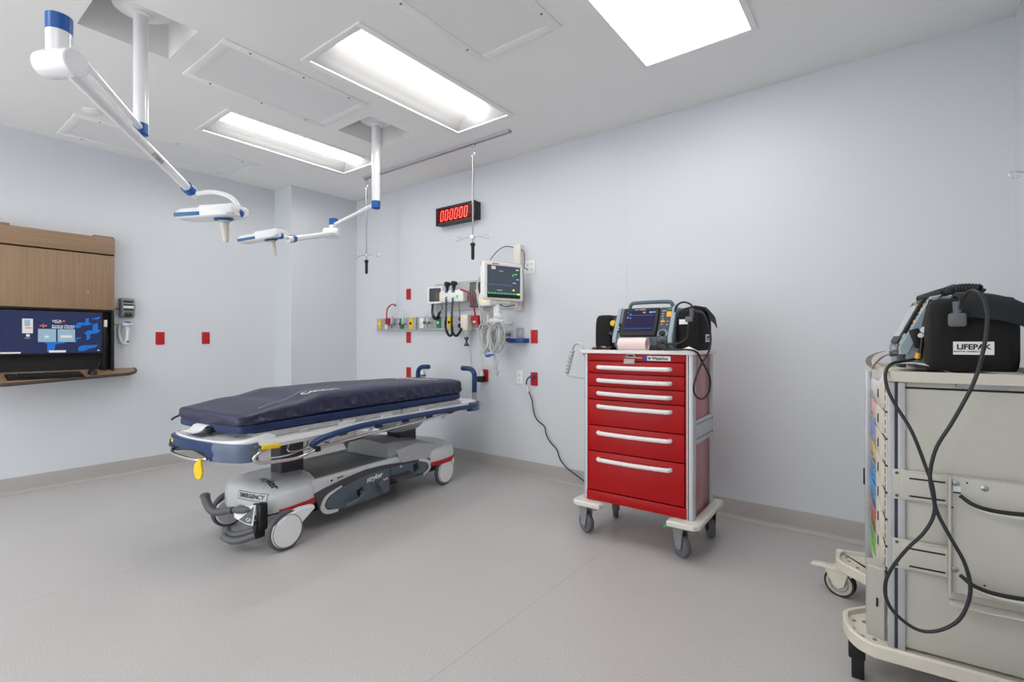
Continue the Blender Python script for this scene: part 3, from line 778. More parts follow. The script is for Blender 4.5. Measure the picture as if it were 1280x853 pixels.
m = MB(); m.bb(.088, .105, -.0434, -.042, -.075, -.062); m.bb(.135, .162, -.0436, -.042, -.106, -.096); m.obj('yellow_readout', 'vital_yellow', sc_)
m = MB(); m.bb(.088, .12, -.0434, -.042, -.012, -.004); m.bb(.125, .15, -.0434, -.042, .02, .028); m.bb(-.16, .08, -.0434, -.042, -.031, -.030); m.obj('blue_readout', 'vital_blue', sc_)
m = MB(); m.bb(-.125, -.085, -.0434, -.042, .095, .12); m.bb(.12, .15, -.0434, -.042, .1, .108); m.bb(-.05, -.01, -.0434, -.042, .082, .086); m.bb(-.07, -.02, -.0434, -.042, -.076, -.072); m.obj('white_readout', 'screen_white', sc_)
m = MB(); m.bb(-.115, -.05, -.0425, -.04, .138, .145); m.obj('name_strip', 'outlet_red', t)
m = MB(); m.bb(-.07, .09, -.02, .04, -.185, -.155, .006); m.bb(.1, .17, -.01, .05, -.20, -.15, .01); m.obj('module', 'cream', t)
m = MB(); m.cyl((-.02, .02, -.16), (-.02, .02, -.29), .022); m.lathe([(.03, -.30), (.034, -.28), (.026, -.265)], (-.02, .02, 0)); m.obj('stand_tube', 'outlet_white', t)
m = MB(); m.tube([(0, .05, 0), (.03, .09, .0), (.1, .13, .02), (.2, .12, .04)], .02, 10, smooth=5); m.obj('wall_arm', 'outlet_white', t)
MB().tube([(-.02, -.0, -.16), (.0, -.01, -.20), (.05, -.02, -.205), (.12, -.01, -.19), (.16, .0, -.165)], .0045, 8, smooth=6).obj('cable', 'cable_dark', t)
o = MB().tube([(-2.95, 3.49, 1.90), (-2.90, 3.49, 1.96), (-2.82, 3.49, 2.02), (-2.74, 3.50, 2.045), (-2.64, 3.51, 2.02)], .004, 8, smooth=6).obj('monitor_cable', 'cable_dark')
o.data.transform(Matrix.Translation((2.66, -3.51, -2.035))); o.location = (-2.66, 3.51, 2.035)
tag(o, 'dark cable arching left from the top of the cream channel', 'cable')
o = MB().tube([(-2.585, 3.51, 2.0), (-2.545, 3.5, 1.98), (-2.53, 3.495, 1.9), (-2.54, 3.5, 1.84), (-2.51, 3.515, 1.815)], .004, 8, smooth=6).obj('monitor_cable', 'plug_purple')
tag(o, 'bluish cable from the cream channel to the white double outlet', 'cable')

t = thing('cable_bundle', 'coiled bundle of grey patient leads hanging under the monitor', 'cables', (-2.765, 3.33, 1.25))
m = MB(); m.cyl((.04, 0, .24), (.03, 0, .05), .018, .014); m.box((.03, 0, .12), (.12, .03, .03), .008); m.cyl((-.03, -.02, .10), (-.03, -.02, .17), .006); m.box((.09, 0, .115), (.08, .025, .022), .009)
m.cyl((.035, -.01, .06), (.035, .1, .08), .012); m.cyl((.035, .1, .08), (.06, .2, .1), .012); m.obj('hanger', 'outlet_white', t)
rnd = random.Random(3)
for s_, cx in ((0, -.06), (1, .05)):
    for k in range(9):
        a = .052 + rnd.uniform(-.012, .012); b = .115 + rnd.uniform(-.02, .02); dy = rnd.uniform(-.035, .03); dx = rnd.uniform(-.014, .014); th = rnd.uniform(-.25, .25)
        pts = []
        for q in range(25):
            u = 2 * PI * q / 24
            px, pz = a * math.cos(u), b * math.sin(u)
            pts.append((cx + dx + px * math.cos(th) - pz * math.sin(th) * .3, dy + .02 * math.sin(u * 2 + k), -.03 + pz * math.cos(th) + .25 * px * math.sin(th)))
        MB().tube(pts, .0052, 6).obj('lead_loop', 'cable_grey', t)
for k, (x0, x1, x2, z) in enumerate(((-.02, .02, .045, -.33), (.01, .03, .06, -.35), (.0, .035, .05, -.30), (-.05, -.08, -.04, -.19))):
    MB().tube([(x0, -.01 * k, -.1), (x1, 0, -.18), ((x1 + x2) / 2, .0, (z - .18) / 2), (x2, 0, z)], .006, 8, smooth=5).obj('hanging_lead', 'cable_grey', t)
m = MB(); m.box((.05, -.01, -.27), (.035, .016, .09), .006, (0, .15, 0)); m.box((.062, -.01, -.335), (.028, .016, .05), .006, (0, .3, 0)); m.obj('connector', 'module_grey', t)
MB().tube([(-.1, -.02, -.1), (-.1, -.02, -.15), (-.07, -.03, -.185), (.0, -.03, -.195), (.06, -.03, -.175), (.075, -.02, -.12)], .004, 8, smooth=5).obj('probe_lead', 'cable_grey', t)
m = MB(); m.tube([(-.055, -.03, -.192), (-.02, -.03, -.19), (.04, -.03, -.178)], lambda u: .006 + .008 * math.sin(PI * u), 10, smooth=4); m.obj('probe', 'probe_blue', t)
MB().tube([(-.30, .12, .42), (-.24, .1, .28), (-.18, .05, .16), (-.12, 0, .08)], .006, 8, smooth=5).obj('thick_lead', 'cable_grey', t)
MB().tube([(-.27, .1, .1), (-.23, .08, 0), (-.17, .04, -.05), (-.12, 0, -.06)], .0035, 8, smooth=5).obj('thin_lead', 'cable_grey', t)

# ------------------------------------------------------------------ workstation on the left wall
WX = -5.30; WY = .515
t = thing('wall_workstation', 'wood-fronted fold-down computer station on the left wall', 'workstation', (XL, .62, .9))
def wl(x0, x1, y0, y1, z0, z1, bev=0.0, m=None):
    m = m or MB(); return m.bb(x0 - XL, x1 - XL, y0 - .62, y1 - .62, z0 - .9, z1 - .9, bev)
wl(XL, WX + .018, WY, 1.288, 1.93, 2.07, .004).obj('header', 'wood_h', t)
o = wl(WX - .006, WX + .012, WY, 1.285, 1.455, 1.918, .002).obj('door', 'wood_v', t)
m = MB(); m.lathe([(.009, 0), (.009, .005), (0, .006)], (WX + .012 - XL, 1.106 - .62, 1.593 - .9), (1, 0, 0), 14); m.obj('keyhole', 'steel', o)
m = MB(); wl(XL, XL + .012, WY, 1.285, .9, 1.93, 0, m); wl(XL, WX, 1.268, 1.287, .905, 1.93, .001, m); wl(XL, WX, WY, WY + .02, .905, 1.93, .001, m)
wl(XL, WX - .008, WY, 1.285, 1.44, 1.456, .001, m); m.obj('cabinet_box', 'workstation_black', t)
m = MB(); wl(XL, WX, 1.15, 1.285, 2.07, 2.085, .002, m); wl(XL, WX, .25, .65, 2.07, 2.088, .002, m); m.obj('top_trim', 'wood_h', t)
# fold-down desk leaf with rounded corners and dark edge
leaf = [(XL - XL, -.4 - .62)] + [(.50, -.4 - .62)]
dk = [(0.0, -.8)]
def leafpoly(g):
    out = [(0.005, -.78), (.30 + g, -.78)]
    for k in range(7):
        a = PI / 2 * k / 6; out.append((.30 + g - .12 + .12 * math.cos(a), -.02 - .0 + g + .12 * math.sin(a) - .1))
    return out
poly = [(0.004, -.14), (.28, -.14)] + [(.40 - .12 + .12 * math.sin(a), -.02 - .12 * math.cos(a)) for a in [PI / 2 * k / 8 for k in range(9)]]
poly += [(.235, .68), (.21, .75), (.15, .80), (.08, .825), (.004, .83)]
m = MB(); m.T = Matrix.Translation((0, 0, .05)) @ Matrix.Rotation(.161, 4, 'Y'); m.prism(poly, 2, -.018, .0, .001); m.obj('desk_leaf', 'wood_h', t)
m = MB()
pp = [Vector((a, b, -.009)) for a, b in poly[1:]]
m.T = Matrix.Translation((0, 0, .05)) @ Matrix.Rotation(.161, 4, 'Y'); m.tube(pp, .0125, 8); m.obj('edge_band', 'wood_edge', t)
# inside clutter rails of the cabinet
m = MB(); wl(XL + .012, WX - .03, 1.215, 1.24, .93, 1.36, .003, m); wl(XL + .012, XL + .05, .9, 1.1, 1.425, 1.44, .003, m); m.obj('cable_duct', 'black', t)
MB().bb(.07, .085, .60, .622, .41, .47, .002).obj('card_reader', 'label_white', t)
MB().tube([(.06, .62, .4), (.07, .63, .3), (.06, .6, .15), (.07, .56, .06), (.08, .62, .04)], .004, 8, smooth=5).obj('cable', 'black', t)

mo = thing('computer_monitor', 'wide computer monitor with navy login screen in the workstation', 'monitor', (WX - .012, .90, 1.256), PI / 2)
m = MB(); m.bb(-.31, .31, -.012, .02, -.175, .175, .004); m.obj('bezel', 'black', mo)
m = MB(); m.bb(-.1, .1, .02, .082, -.06, .06, .01); m.obj('mount', 'black', mo)
m = MB(); m.bb(-.30, .30, -.0135, -.011, -.162, .167); scr = m.obj('screen', 'screen_navy', mo)
Y0 = -.0145
def sw(poly, matn, name, parent=scr):
    m = MB(); m.prism(poly, 1, Y0, Y0 + .0015); return m.obj(name, matn, parent)
def R4(x0, x1, z0, z1): return [(x0, z0), (x1, z0), (x1, z1), (x0, z1)]
m = MB()
def swirl(x, z, s, fl=1):
    m.prism([(x - .05 * s, z - .008), (x - .03 * s, z + .016 * s), (x + .02 * s, z + .018 * s), (x + .02 * s, z + .05 * s), (x + .045 * s, z + .062 * s), (x + .045 * s, z + .015 * s), (x + .075 * s, z + .008), (x + .04 * s, z - .008)], 1, Y0, Y0 + .0014)
swirl(.175, .072, .9)
m.prism([(.115, .045), (.13, .062), (.17, .062), (.165, .048), (.15, .04)], 1, Y0, Y0 + .0013)
m.prism([(.23, .118), (.26, .13), (.288, .14), (.288, .124), (.27, .116)], 1, Y0, Y0 + .0014)
m.prism([(.185, .0), (.21, .022), (.24, .024), (.24, .07), (.275, .088), (.275, .03), (.295, .025), (.27, -.0), (.225, -.01), (.225, -.045), (.2, -.062), (.2, -.012)], 1, Y0, Y0 + .0014)
m.prism([(.145, -.135), (.15, -.115), (.17, -.102), (.275, -.098), (.262, -.12), (.22, -.13), (.185, -.148), (.155, -.15)], 1, Y0, Y0 + .0014)
m.prism([(-.06, -.075), (.08, -.068), (.06, -.085), (.01, -.09), (.0, -.15), (-.04, -.15), (-.04, -.09)], 1, Y0, Y0 + .0014)
m.prism([(.135, -.04), (.17, -.034), (.16, -.045), (.14, -.05), (.135, -.08), (.128, -.08)], 1, Y0, Y0 + .0014)
m.obj('screen_pattern', 'screen_blue', scr)
m = MB(); m.prism(R4(-.182, -.122, -.005, .108), 1, Y0 - .0003, Y0 + .001); m.prism(R4(-.16, -.14, -.032, -.012), 1, Y0 - .0003, Y0 + .001); m.prism(R4(-.30, -.19, -.162, -.15), 1, Y0 - .0003, Y0 + .001); m.prism(R4(-.03, .072, -.158, -.14), 1, Y0 - .0003, Y0 + .001)
m.prism(R4(.272, .285, -.148, -.14), 1, Y0 - .0003, Y0 + .001)
TX = lambda x, z: frame((x, Y0 - .0003, z), (1, 0, 0), (0, 0, 1))
m.text('HCA', TX(.018, .094), .026, .0003, .0006); m.text('Healthcare', TX(.022, .081), .009, .0003, .0002)
m.text('Corpus Christi', TX(.055, .057), .018, .0003, .0005, sx=1.25); m.text('Medical Center', TX(.055, .042), .018, .0003, .0005, sx=1.2)
m.text('Badge in', TX(-.152, -.042), .009, .0003); m.obj('screen_text', 'screen_white', scr)
m = MB(); m.prism(R4(-.093, .012, -.073, .03), 1, Y0 - .0004, Y0 + .001); m.prism(R4(.022, .128, -.073, .03), 1, Y0 - .0004, Y0 + .001); m.prism(R4(-.17, -.138, .05, .098), 1, Y0 - .001, Y0 + .001); m.obj('login_boxes', 'screen_pale', scr)
m = MB()
for dx, dz in ((-.062, .055), (-.072, .055), (-.052, .055), (-.062, .065), (-.062, .045), (-.08, .055), (-.045, .055)): m.prism([(dx - .005, dz), (dx, dz - .006), (dx + .005, dz), (dx, dz + .006)], 1, Y0 - .0003, Y0 + .001)
m.prism(R4(-.165, -.128, .032, .042), 1, Y0 - .0008, Y0 + .001); m.prism(R4(.05, .068, .092, .098), 1, Y0 - .0003, Y0 + .001); m.obj('screen_marks', 'screen_orange', scr)
m = MB(); m.prism(R4(.04, .11, -.04, -.02), 1, Y0 - .0008, Y0 + .001); m.prism(R4(-.055, -.03, -.04, -.022), 1, Y0 - .0008, Y0 + .001); m.obj('login_fields', 'screen_white', scr)

t = thing('keyboard', 'black keyboard on the workstation desk leaf', 'keyboard', (-5.16, .83, .912), PI / 2); t.rotation_euler.x = .161
m = MB(); m.box((0, 0, .009), (.44, .135, .014), .005, (math.radians(4), 0, 0)); m.obj('body', 'black', t)
m = MB()
for r in range(5):
    for c in range(20):
        m.box((-.20 + c * .021, -.045 + r * .022, .0185 + r * .0015), (.017, .018, .005), .0015)
m.obj('keys', 'clock_case', t)
MB().box((-.02, .058, .024), (.32, .012, .006), .002).obj('status_strip', 'scanner_grey', t)
t = thing('computer_mouse', 'black mouse on the desk leaf, right of the keyboard', 'mouse', (-5.20, 1.12, .919), PI / 2); t.rotation_euler.x = .161
m = MB()
R_ = []
for k, (zz, sc) in enumerate(((0, .92), (.008, 1), (.018, .95), (.028, .75), (.034, .4), (.0355, .05))):
    R_.append([(x * sc, y * sc + .004 * k, zz) for x, y in superell(0, 0, .03, .05, 2.3, 20)])
m.rings(R_); m.obj('shell', 'black_rubber', t)
MB().cyl((-.004, -.028, .031), (.004, -.028, .031), .006, seg=10).obj('scroll_wheel', 'dark_grey', t)
MB().tube([(0, .05, .01), (.02, .075, .02), (.05, .088, .05), (.07, .09, .12)], .0022, 6, smooth=5).obj('cable', 'black', t)

# scanners on the wall right of the workstation
t = thing('label_scanner', 'grey boxy barcode device mounted on the wall right of the workstation', 'scanner', (XL, 1.395, 1.483), PI / 2); t.scale = (.84, .84, .96)
m = MB()
side = [(0, -.088), (-.03, -.09), (-.062, -.07), (-.078, -.03), (-.08, .03), (-.066, .075), (-.045, .09), (0, .09)]
m.rings([[(x, y * k, z * k2) for y, z in side] for x, k, k2 in ((-.062, .82, .95), (-.052, 1, 1), (.052, 1, 1), (.062, .82, .95))]); m.obj('housing', 'scanner_grey', t)
m = MB(); m.box((0, -.072, .058), (.085, .02, .016), .003, (.25, 0, 0)); m.box((0, -.079, .028), (.085, .012, .012), .003); m.box((0, -.079, -.018), (.085, .012, .014), .003); m.obj('slots', 'clock_case', t)
m = MB(); m.box((0, -.081, .006), (.085, .008, .018), .002); m.obj('paper_slot', 'label_white', t)
m = MB(); m.box((0, -.067, -.058), (.062, .02, .045), .004, (-.3, 0, 0)); m.obj('window', 'black', t)
MB().tube([(-.06, -.03, -.01), (-.09, -.02, -.012), (-.125, -.03, -.01)], .004, 8).obj('cable', 'black', t)
t = thing('handheld_scanner', 'white handheld barcode scanner with blue top in its wall cradle', 'scanner', (XL, 1.385, 1.27), PI / 2)
m = MB(); m.tube([(-.035, -.02, .07), (-.047, -.02, .0), (-.035, -.025, -.07), (-.01, -.03, -.105), (.01, -.04, -.11)], .012, 10, smooth=5)
m.box((-.0, -.008, .04), (.05, .016, .08), .006); m.obj('cradle', 'scanner_white', t)
m = MB(); m.tube([(.005, -.05, .06), (.008, -.05, .0), (.004, -.05, -.06), (.0, -.045, -.1)], lambda u: .019 - .006 * math.sin(PI * u), 14, smooth=4)
m.ell((0, -.06, .068), (.038, .05, .022), 20, 8); m.obj('body', 'scanner_white', t)
m = MB(); m.ell((0, -.075, .078), (.028, .034, .015), 18, 8); m.obj('top_window', 'scanner_blue', t)
m = MB(); m.box((.006, -.064, -.085), (.02, .008, .012), .002); m.obj('trigger', 'black', t)
MB().tube([(-.04, -.02, .06), (-.07, -.015, .065), (-.11, -.03, .07)], .003, 8).obj('cable', 'black', t)
from mathutils import noise
# ------------------------------------------------------------------ stretcher
SO = (-3.161, 2.14, 0); SR = math.radians(6)
st = thing('hospital_stretcher', 'wheeled hospital stretcher with grey base, blue side rails and red wheel bands', 'stretcher', SO, SR)

def hood(cs, a, b, levels, name, front=-1):
    m = MB(); R = []
    for z, fa, fb, sh in levels:
        ring = []
        for x, y in superell(0, 0, a * fa, b * fb, 2.8, 64):
            zz = z
            if z < .22:
                k = max(0, front * y / b - .45) * .055
                zz = z - k + max(0, -front * y / b - .2) * .01
            ring.append((x, cs + y + sh, zz))
        R.append(ring)
    m.rings(R); return m.obj(name, 'shell_grey', st, ang=50)
hf = hood(-.597, .297, .208, [(.205, 1, 1, 0), (.25, 1, 1.0, 0), (.285, .975, .985, .0), (.315, .90, .95, .005), (.336, .78, .88, .01), (.348, .64, .78, .015), (.352, .5, .66, .02), (.350, .47, .62, .02), (.354, .3, .4, .02), (.355, .02, .03, .02)], 'foot_hood')
hh = hood(.725, .335, .235, [(.205, 1, 1, 0), (.26, 1, 1, 0), (.295, .97, .98, 0), (.318, .88, .93, 0), (.33, .72, .82, 0), (.334, .4, .5, 0), (.335, .02, .03, 0)], 'head_hood', 1)
# logo and label on the hood
m = MB(); m.text('stryker', frame((.135, -.70, .36), (.97, -.12, 0), (.12, 1, 0)), .062, 0, .0014, shear=.25); drape(m, hf, (0, 0, -1), .0025); m.obj('hood_lettering', 'clock_case', hf)
F_ = frame((.120, -.85, .292), (1, .2, 0), (0, .2, 1)); m = MB(); m.text('EMERGENCY', F_, .034, 0, .0008)
for x0, x1, y0, y1 in ((-.115, .115, .021, .024), (-.115, .115, -.024, -.021), (-.115, -.112, -.024, .024), (.112, .115, -.024, .024)):
    m.add([F_ @ Vector(p) for p in ((x0, y0, .0), (x1, y0, .0), (x1, y1, .0), (x0, y1, .0))], [(0, 1, 2, 3)])
drape(m, hf, (-.15, 1, -.2), .003); m.obj('emergency_lettering', 'clock_case', hf)

# centre beam with open grey trough
m = MB()
sec = [(-.285, .20), (-.287, .31), (-.275, .325), (-.255, .327), (-.245, .31), (.245, .31), (.255, .327), (.275, .325), (.287, .31), (.285, .20)]
m.rings([[(x, y, z) for x, z in sec] for y in (-.5, .72)]); m.obj('base_beam', 'shell_grey', st)
m = MB(); m.bb(-.244, .244, -.47, .6, .305, .314, .002); m.obj('base_tray', 'mid_grey', st)
m = MB(); m.bb(-.25, .25, -.62, .72, .115, .22, .01); m.bb(-.12, .12, -.77, -.6, .13, .25, .01); m.obj('chassis', 'black', st)
# raised grey fairing around the head column
m = MB(); R = []
for y, w_, zt, rr in ((.19, .23, .425, .05), (.26, .25, .432, .06), (.40, .262, .42, .07), (.55, .272, .395, .07), (.66, .27, .36, .05), (.72, .25, .335, .03)):
    zb = .30
    R.append([(-w_, y, zb), (-w_ * .93, y, zt - rr), (-w_ * .8, y, zt - .01), (-w_ * .5, y, zt), (0, y, zt + .004), (w_ * .5, y, zt), (w_ * .8, y, zt - .01), (w_ * .93, y, zt - rr), (w_, y, zb)])
m.rings(R); fr_ = m.obj('column_fairing', 'cover_grey', st)
for s in (-1, 1):
    m = MB(); m.prism([(.20, .38), (.29, .215), (.60, .262), (.74, .325), (.60, .36), (.42, .40)], 0, s * .291 - .006, s * .291 + .006, .003); m.obj('fairing_flap', 'cover_grey', fr_)
m = MB(); m.lathe([(.026, 0), (.026, .003), (0, .003)], (.272, .66, .325), (.8, 0, .6), 20); m.obj('red_badge', 'outlet_red', fr_)
m = MB(); m.lathe([(.019, .003), (.019, .0045), (0, .0045)], (.272, .66, .325), (.8, 0, .6), 20); m.obj('badge_centre', 'label_white', fr_)
# side skirts
DT = [(-.50, .245), (-.42, .262), (-.29, .283), (-.18, .296), (-.08, .303), (.08, .298), (.235, .283), (.39, .272), (.52, .258), (.646, .239)]
DL = [(.61, .205), (.57, .165), (.53, .13), (.36, .16), (.34, .185), (.135, .197), (.13, .098), (-.1, .085), (-.35, .096), (-.45, .088)]
for s in (-1, 1):
    m = MB(); m.prism(DT + DL, 0, s * .29 - .008, s * .29 + .008, .003); sk = m.obj('side_skirt', 'dark_grey', st)
    m = MB(); m.prism([(-.415, .135), (-.42, .165), (-.385, .205), (-.29, .238), (-.15, .262), (-.02, .272), (.125, .268), (.125, .105), (-.1, .092), (-.33, .105)], 0, s * .30 - .003, s * .30 + .003, .001); m.obj('blue_grey_panel', 'blue_grey', sk)
    m = MB(); m.prism([(.14, .266), (.3, .262), (.44, .248), (.52, .225), (.54, .19), (.51, .155), (.46, .15), (.36, .172), (.14, .208)], 0, s * .30 - .003, s * .30 + .003, .001); m.obj('blue_grey_panel', 'blue_grey', sk)
    for pts in ([(-.33, .098), (-.41, .110), (-.444, .14), (-.44, .175), (-.40, .215), (-.30, .246)], [(.44, .262), (.535, .235), (.566, .195), (.55, .16), (.49, .135)]):
        m = MB(); P_ = [Vector(p).to_3d() for p in pts]; P_ = catmull(P_, 5); n_ = len(P_); o_ = []; i_ = []
        for k, p in enumerate(P_):
            d = (P_[min(k + 1, n_ - 1)] - P_[max(k - 1, 0)]).normalized(); nn = Vector((-d.y, d.x, 0)); wd = .0045 + .007 * math.sin(PI * k / (n_ - 1)) + (.004 if k < n_ / 2 else 0)
            o_.append(p + nn * wd); i_.append(p - nn * wd)
        m.prism([(p.x, p.y) for p in o_ + i_[::-1]], 0, s * .3015 - .004, s * .3015 + .004); m.obj('crescent_trim', 'lt_grey', sk)
    if s == 1:
        m = MB(); m.text('stryker', frame((.3035, -.02, .236), (0, 1, .07), (0, 0, 1)), .05, .0006, .001, shear=.25)
        m.obj('skirt_lettering', 'label_white', sk)
        m = MB(); m.text('Lock', frame((.3035, .085, .2), (0, 1, .07), (0, 0, 1)), .022, .0006, .0004); m.text('Lift', frame((.3035, .24, .255), (0, 1, -.02), (0, 0, 1)), .02, .0006, .0004); m.text('Lower', frame((.3035, .41, .205), (0, 1, -.02), (0, 0, 1)), .016, .0006, .0004)
        m.obj('skirt_marks', 'label_white', sk)
    m = MB(); m.box((s * .33, .24, .185), (.09, .2, .022), .008, (0, s * .15, 0)); m.box((s * .30, .24, .2), (.02, .17, .02), .004); m.obj('side_pedal', 'dark_grey', st)
    m = MB(); m.tube([(s * .30, -.14, .165), (s * .33, -.15, .155), (s * .345, -.2, .135), (s * .345, -.3, .125)], .014, 10, smooth=4); m.box((s * .34, .02, .165), (.03, .04, .08), .008, (.5, 0, 0)); m.obj('pump_pedal', 'pedal_grey', st)
    for q in ((s * .302, -.145, .165), (s * .302, .40, .215)):
        m = MB(); m.box(q, (.012, .055, .06), .006, (.3, 0, 0)); m.obj('pedal_slot', 'black', st)
m = MB(); m.box((.289, -.375, .30), (.006, .028, .028), .004); so_ = m.obj('power_socket', 'outlet_white', st)
m = MB(); m.lathe([(.008, 0), (.008, .003), (0, .003)], (.2915, -.372, .298), (1, 0, 0), 12); m.obj('socket_hole', 'black', so_)
m = MB(); m.text('BRAKE', frame((.2885, -.30, .302), (0, 1, .1), (0, 0, 1)), .016, .0006, .0004); m.obj('socket_lettering', 'clock_case', so_)

# wheels
def wheel(x, y, s, head):
    w = bpy.data.objects.new('wheel', None)
    m = MB(); m.lathe([(.080, -.017), (.105, -.017), (.112, -.01), (.112, .01), (.105, .017), (.080, .017)], (x, y, .112), (1, 0, 0), 36)
    tw = m.obj('wheel', 'tyre', st)
    cir = [(y + .096 * math.cos(a), .112 + .096 * math.sin(a)) for a in [math.radians(d) for d in (range(150, 371, 10) if not head else range(150, 371, 10))]]
    top = [(y + .185, .19), (y + .175, .21), (y + .10, .215), (y - .0, .205)] if not head else [(y + .11, .19), (y + .10, .212), (y + .0, .215), (y - .05, .19)]
    m = MB(); m.prism(cir + top, 0, x - .024, x + .024, .006); m.obj('wheel_cover', 'white_gloss', tw)
    m = MB(); m.lathe([(.088, .0), (.091, .0015), (.094, 0)], (x + s * .0242, y, .112), (s, 0, 0), 40, False); m.obj('cover_ring', 'scanner_grey', tw)
    # red band around the hood edge above the wheel
    a, b, cs = (.300 if not head else .337), (.210 if not head else .238), (-.597 if not head else .725)
    ring = superell(0, 0, a, b, 2.8, 112); R = []
    rng = range(-9, 15) if not head else range(-13, 17)
    for k in rng:
        ex, ey = ring[k % 112]; ex *= s; L_ = math.hypot(ex / a, ey / b); nx, ny = ex / a, ey / b
        q = math.hypot(nx, ny); nx, ny = nx / q, ny / q
        t = (k - rng[0]) / (len(rng) - 1); hh_ = .013 + .007 * math.sin(PI * t)
        zc = .197 + .012 * t
        R.append([(ex + nx * dx, cs + ey + ny * dx, zc + dz) for dx, dz in ((-.004, -hh_), (.006, -hh_ * .8), (.008, 0), (.006, hh_ * .8), (-.004, hh_))])
    m = MB(); m.rings(R); m.obj('red_band', 'red_band', st)
    bpy.data.objects.remove(w)
for s in (-1, 1):
    wheel(.350 if s > 0 else -.292, -.735 if s > 0 else -.70, s, False); wheel(s * .312, .735, s, True)

# foot pedals
PD = Matrix.Identity(4); _MB = MB
def MB():
    m = _MB(); m.T = PD.copy(); return m
m = MB(); m.tube([(-.215, -.885, .252), (-.195, -.885, .215), (-.155, -.88, .178), (-.10, -.87, .172), (-.03, -.855, .19), (.02, -.85, .20)], lambda u: .026 - .006 * u, 14, smooth=5); m.ell((-.218, -.885, .256), (.027, .03, .018), 16, 8)
m.obj('brake_pedal', 'pedal_grey', st)
m = MB(); m.cyl((.02, -.85, .20), (.07, -.79, .215), .009); m.cyl((.03, -.86, .205), (.05, -.82, .23), .006); m.obj('pedal_shaft', 'steel', st)
m = MB(); m.box((.262, -.82, .20), (.045, .05, .15), .01); m.box((.25, -.83, .13), (.03, .06, .1), .008); m.cyl((.22, -.84, .262), (.28, -.81, .27), .010); m.obj('pedal_mount', 'black', st)
T_ = PD @ frame((.205, -.875, .212), (1, .3, .1), (-.1, .25, 1))
m = MB(); m.T = T_
m.prism([(-.085, .015), (-.03, .045), (.055, .055), (.05, -.055), (.0, -.045), (-.08, -.012)], 2, -.004, .004, .001); tp_ = m.obj('steer_plate', 'label_white', st)
m = MB(); m.T = T_
m.prism([(-.045, -.022), (.0, .008), (.048, .05), (.044, -.048), (.0, -.04)], 2, .003, .0055); m.obj('steer_label', 'gauge_dark', tp_)
m = MB(); m.T = T_; m.ell((-.035, .03, .012), (.06, .022, .016), 18, 8); m.obj('steer_knob', 'pedal_grey', tp_)
m = MB(); m.T = T_
for x0, y0, r_ in ((.01, -.018, .7), (.03, -.022, -.6), (.02, -.03, .2)): m.box((x0, y0, .006), (.016, .004, .001), 0, (0, 0, r_))
m.obj('steer_marks', 'label_white', tp_)
m = MB(); m.tube([(.02, -.885, .10), (.06, -.90, .088), (.12, -.895, .09), (.18, -.87, .105), (.24, -.83, .13)], lambda u: .022 - .004 * u, 12, smooth=4); m.tube([(.07, -.93, .085), (.13, -.925, .072), (.19, -.90, .078), (.25, -.85, .10)], .02, 12, smooth=4); m.obj('lower_pedal', 'pedal_grey', st)

MB = _MB
# lift columns
m = MB(); m.prism(rrect(.115, .17, .015, cx=0, cy=-.485), 2, .33, .60, .002); m.obj('lift_column', 'column_grey', st)
m = MB(); m.prism(rrect(.155, .2, .02, cx=0, cy=.56), 2, .36, .47, .002); m.obj('lift_column', 'column_grey', st)
m = MB(); R = []
for z, a, b in ((.455, .09, .13), (.47, .11, .16), (.52, .15, .20), (.60, .16, .22)): R.append([(x, y, z) for x, y in superell(0, .54, a, b, 4, 32)])
m.rings(R); m.obj('column_shroud', 'lt_grey', st)
m = MB(); m.bb(-.09, .09, -.60, -.38, .565, .615, .01); m.obj('column_bracket', 'column_grey', st)

# litter frame
for s in (-1, 1):
    m = MB(); m.prism([(.30, .600), (.372, .604), (.378, .625), (.365, .648), (.30, .655)] if s > 0 else [(-.30, .600), (-.372, .604), (-.378, .625), (-.365, .648), (-.30, .655)], 1, -.90, 1.12, .002)
    m.obj('side_beam', 'lt_grey', st)
m = MB(); m.bb(-.30, .30, -.9, -.80, .605, .645, .006); m.bb(-.30, .30, .95, 1.06, .605, .645, .006); m.bb(-.30, .30, -.1, .0, .605, .64, .006); m.obj('cross_member', 'lt_grey', st)
for y0, y1 in ((-.90, -.33), (-.31, .22), (.24, .92)):
    m = MB(); m.bb(-.325, .325, y0, y1, .672, .686, .004); m.bb(-.325, -.30, y0, y1, .655, .675, .003); m.bb(.30, .325, y0, y1, .655, .675, .003); m.obj('deck_panel', 'cover_grey', st)
for k, (y, w_) in enumerate(((-.62, .05), (-.30, .12), (-.12, .06), (.05, .1), (.25, .08), (.42, .05), (.66, .14))):
    m = MB(); m.prism([(y - w_ / 2, .635), (y + w_ / 2, .635), (y + w_ / 2 + .02, .672), (y - w_ / 2 + .015, .672)], 0, .31, .345, .003); m.obj('deck_bracket', 'lt_grey' if k % 2 else 'cover_grey', st)
m = MB(); m.bb(-.25, .25, -.66, -.42, .64, .668, .004); m.bb(-.25, .28, .55, .8, .645, .668, .004); m.obj('deck_mechanism', 'dark_grey', st)

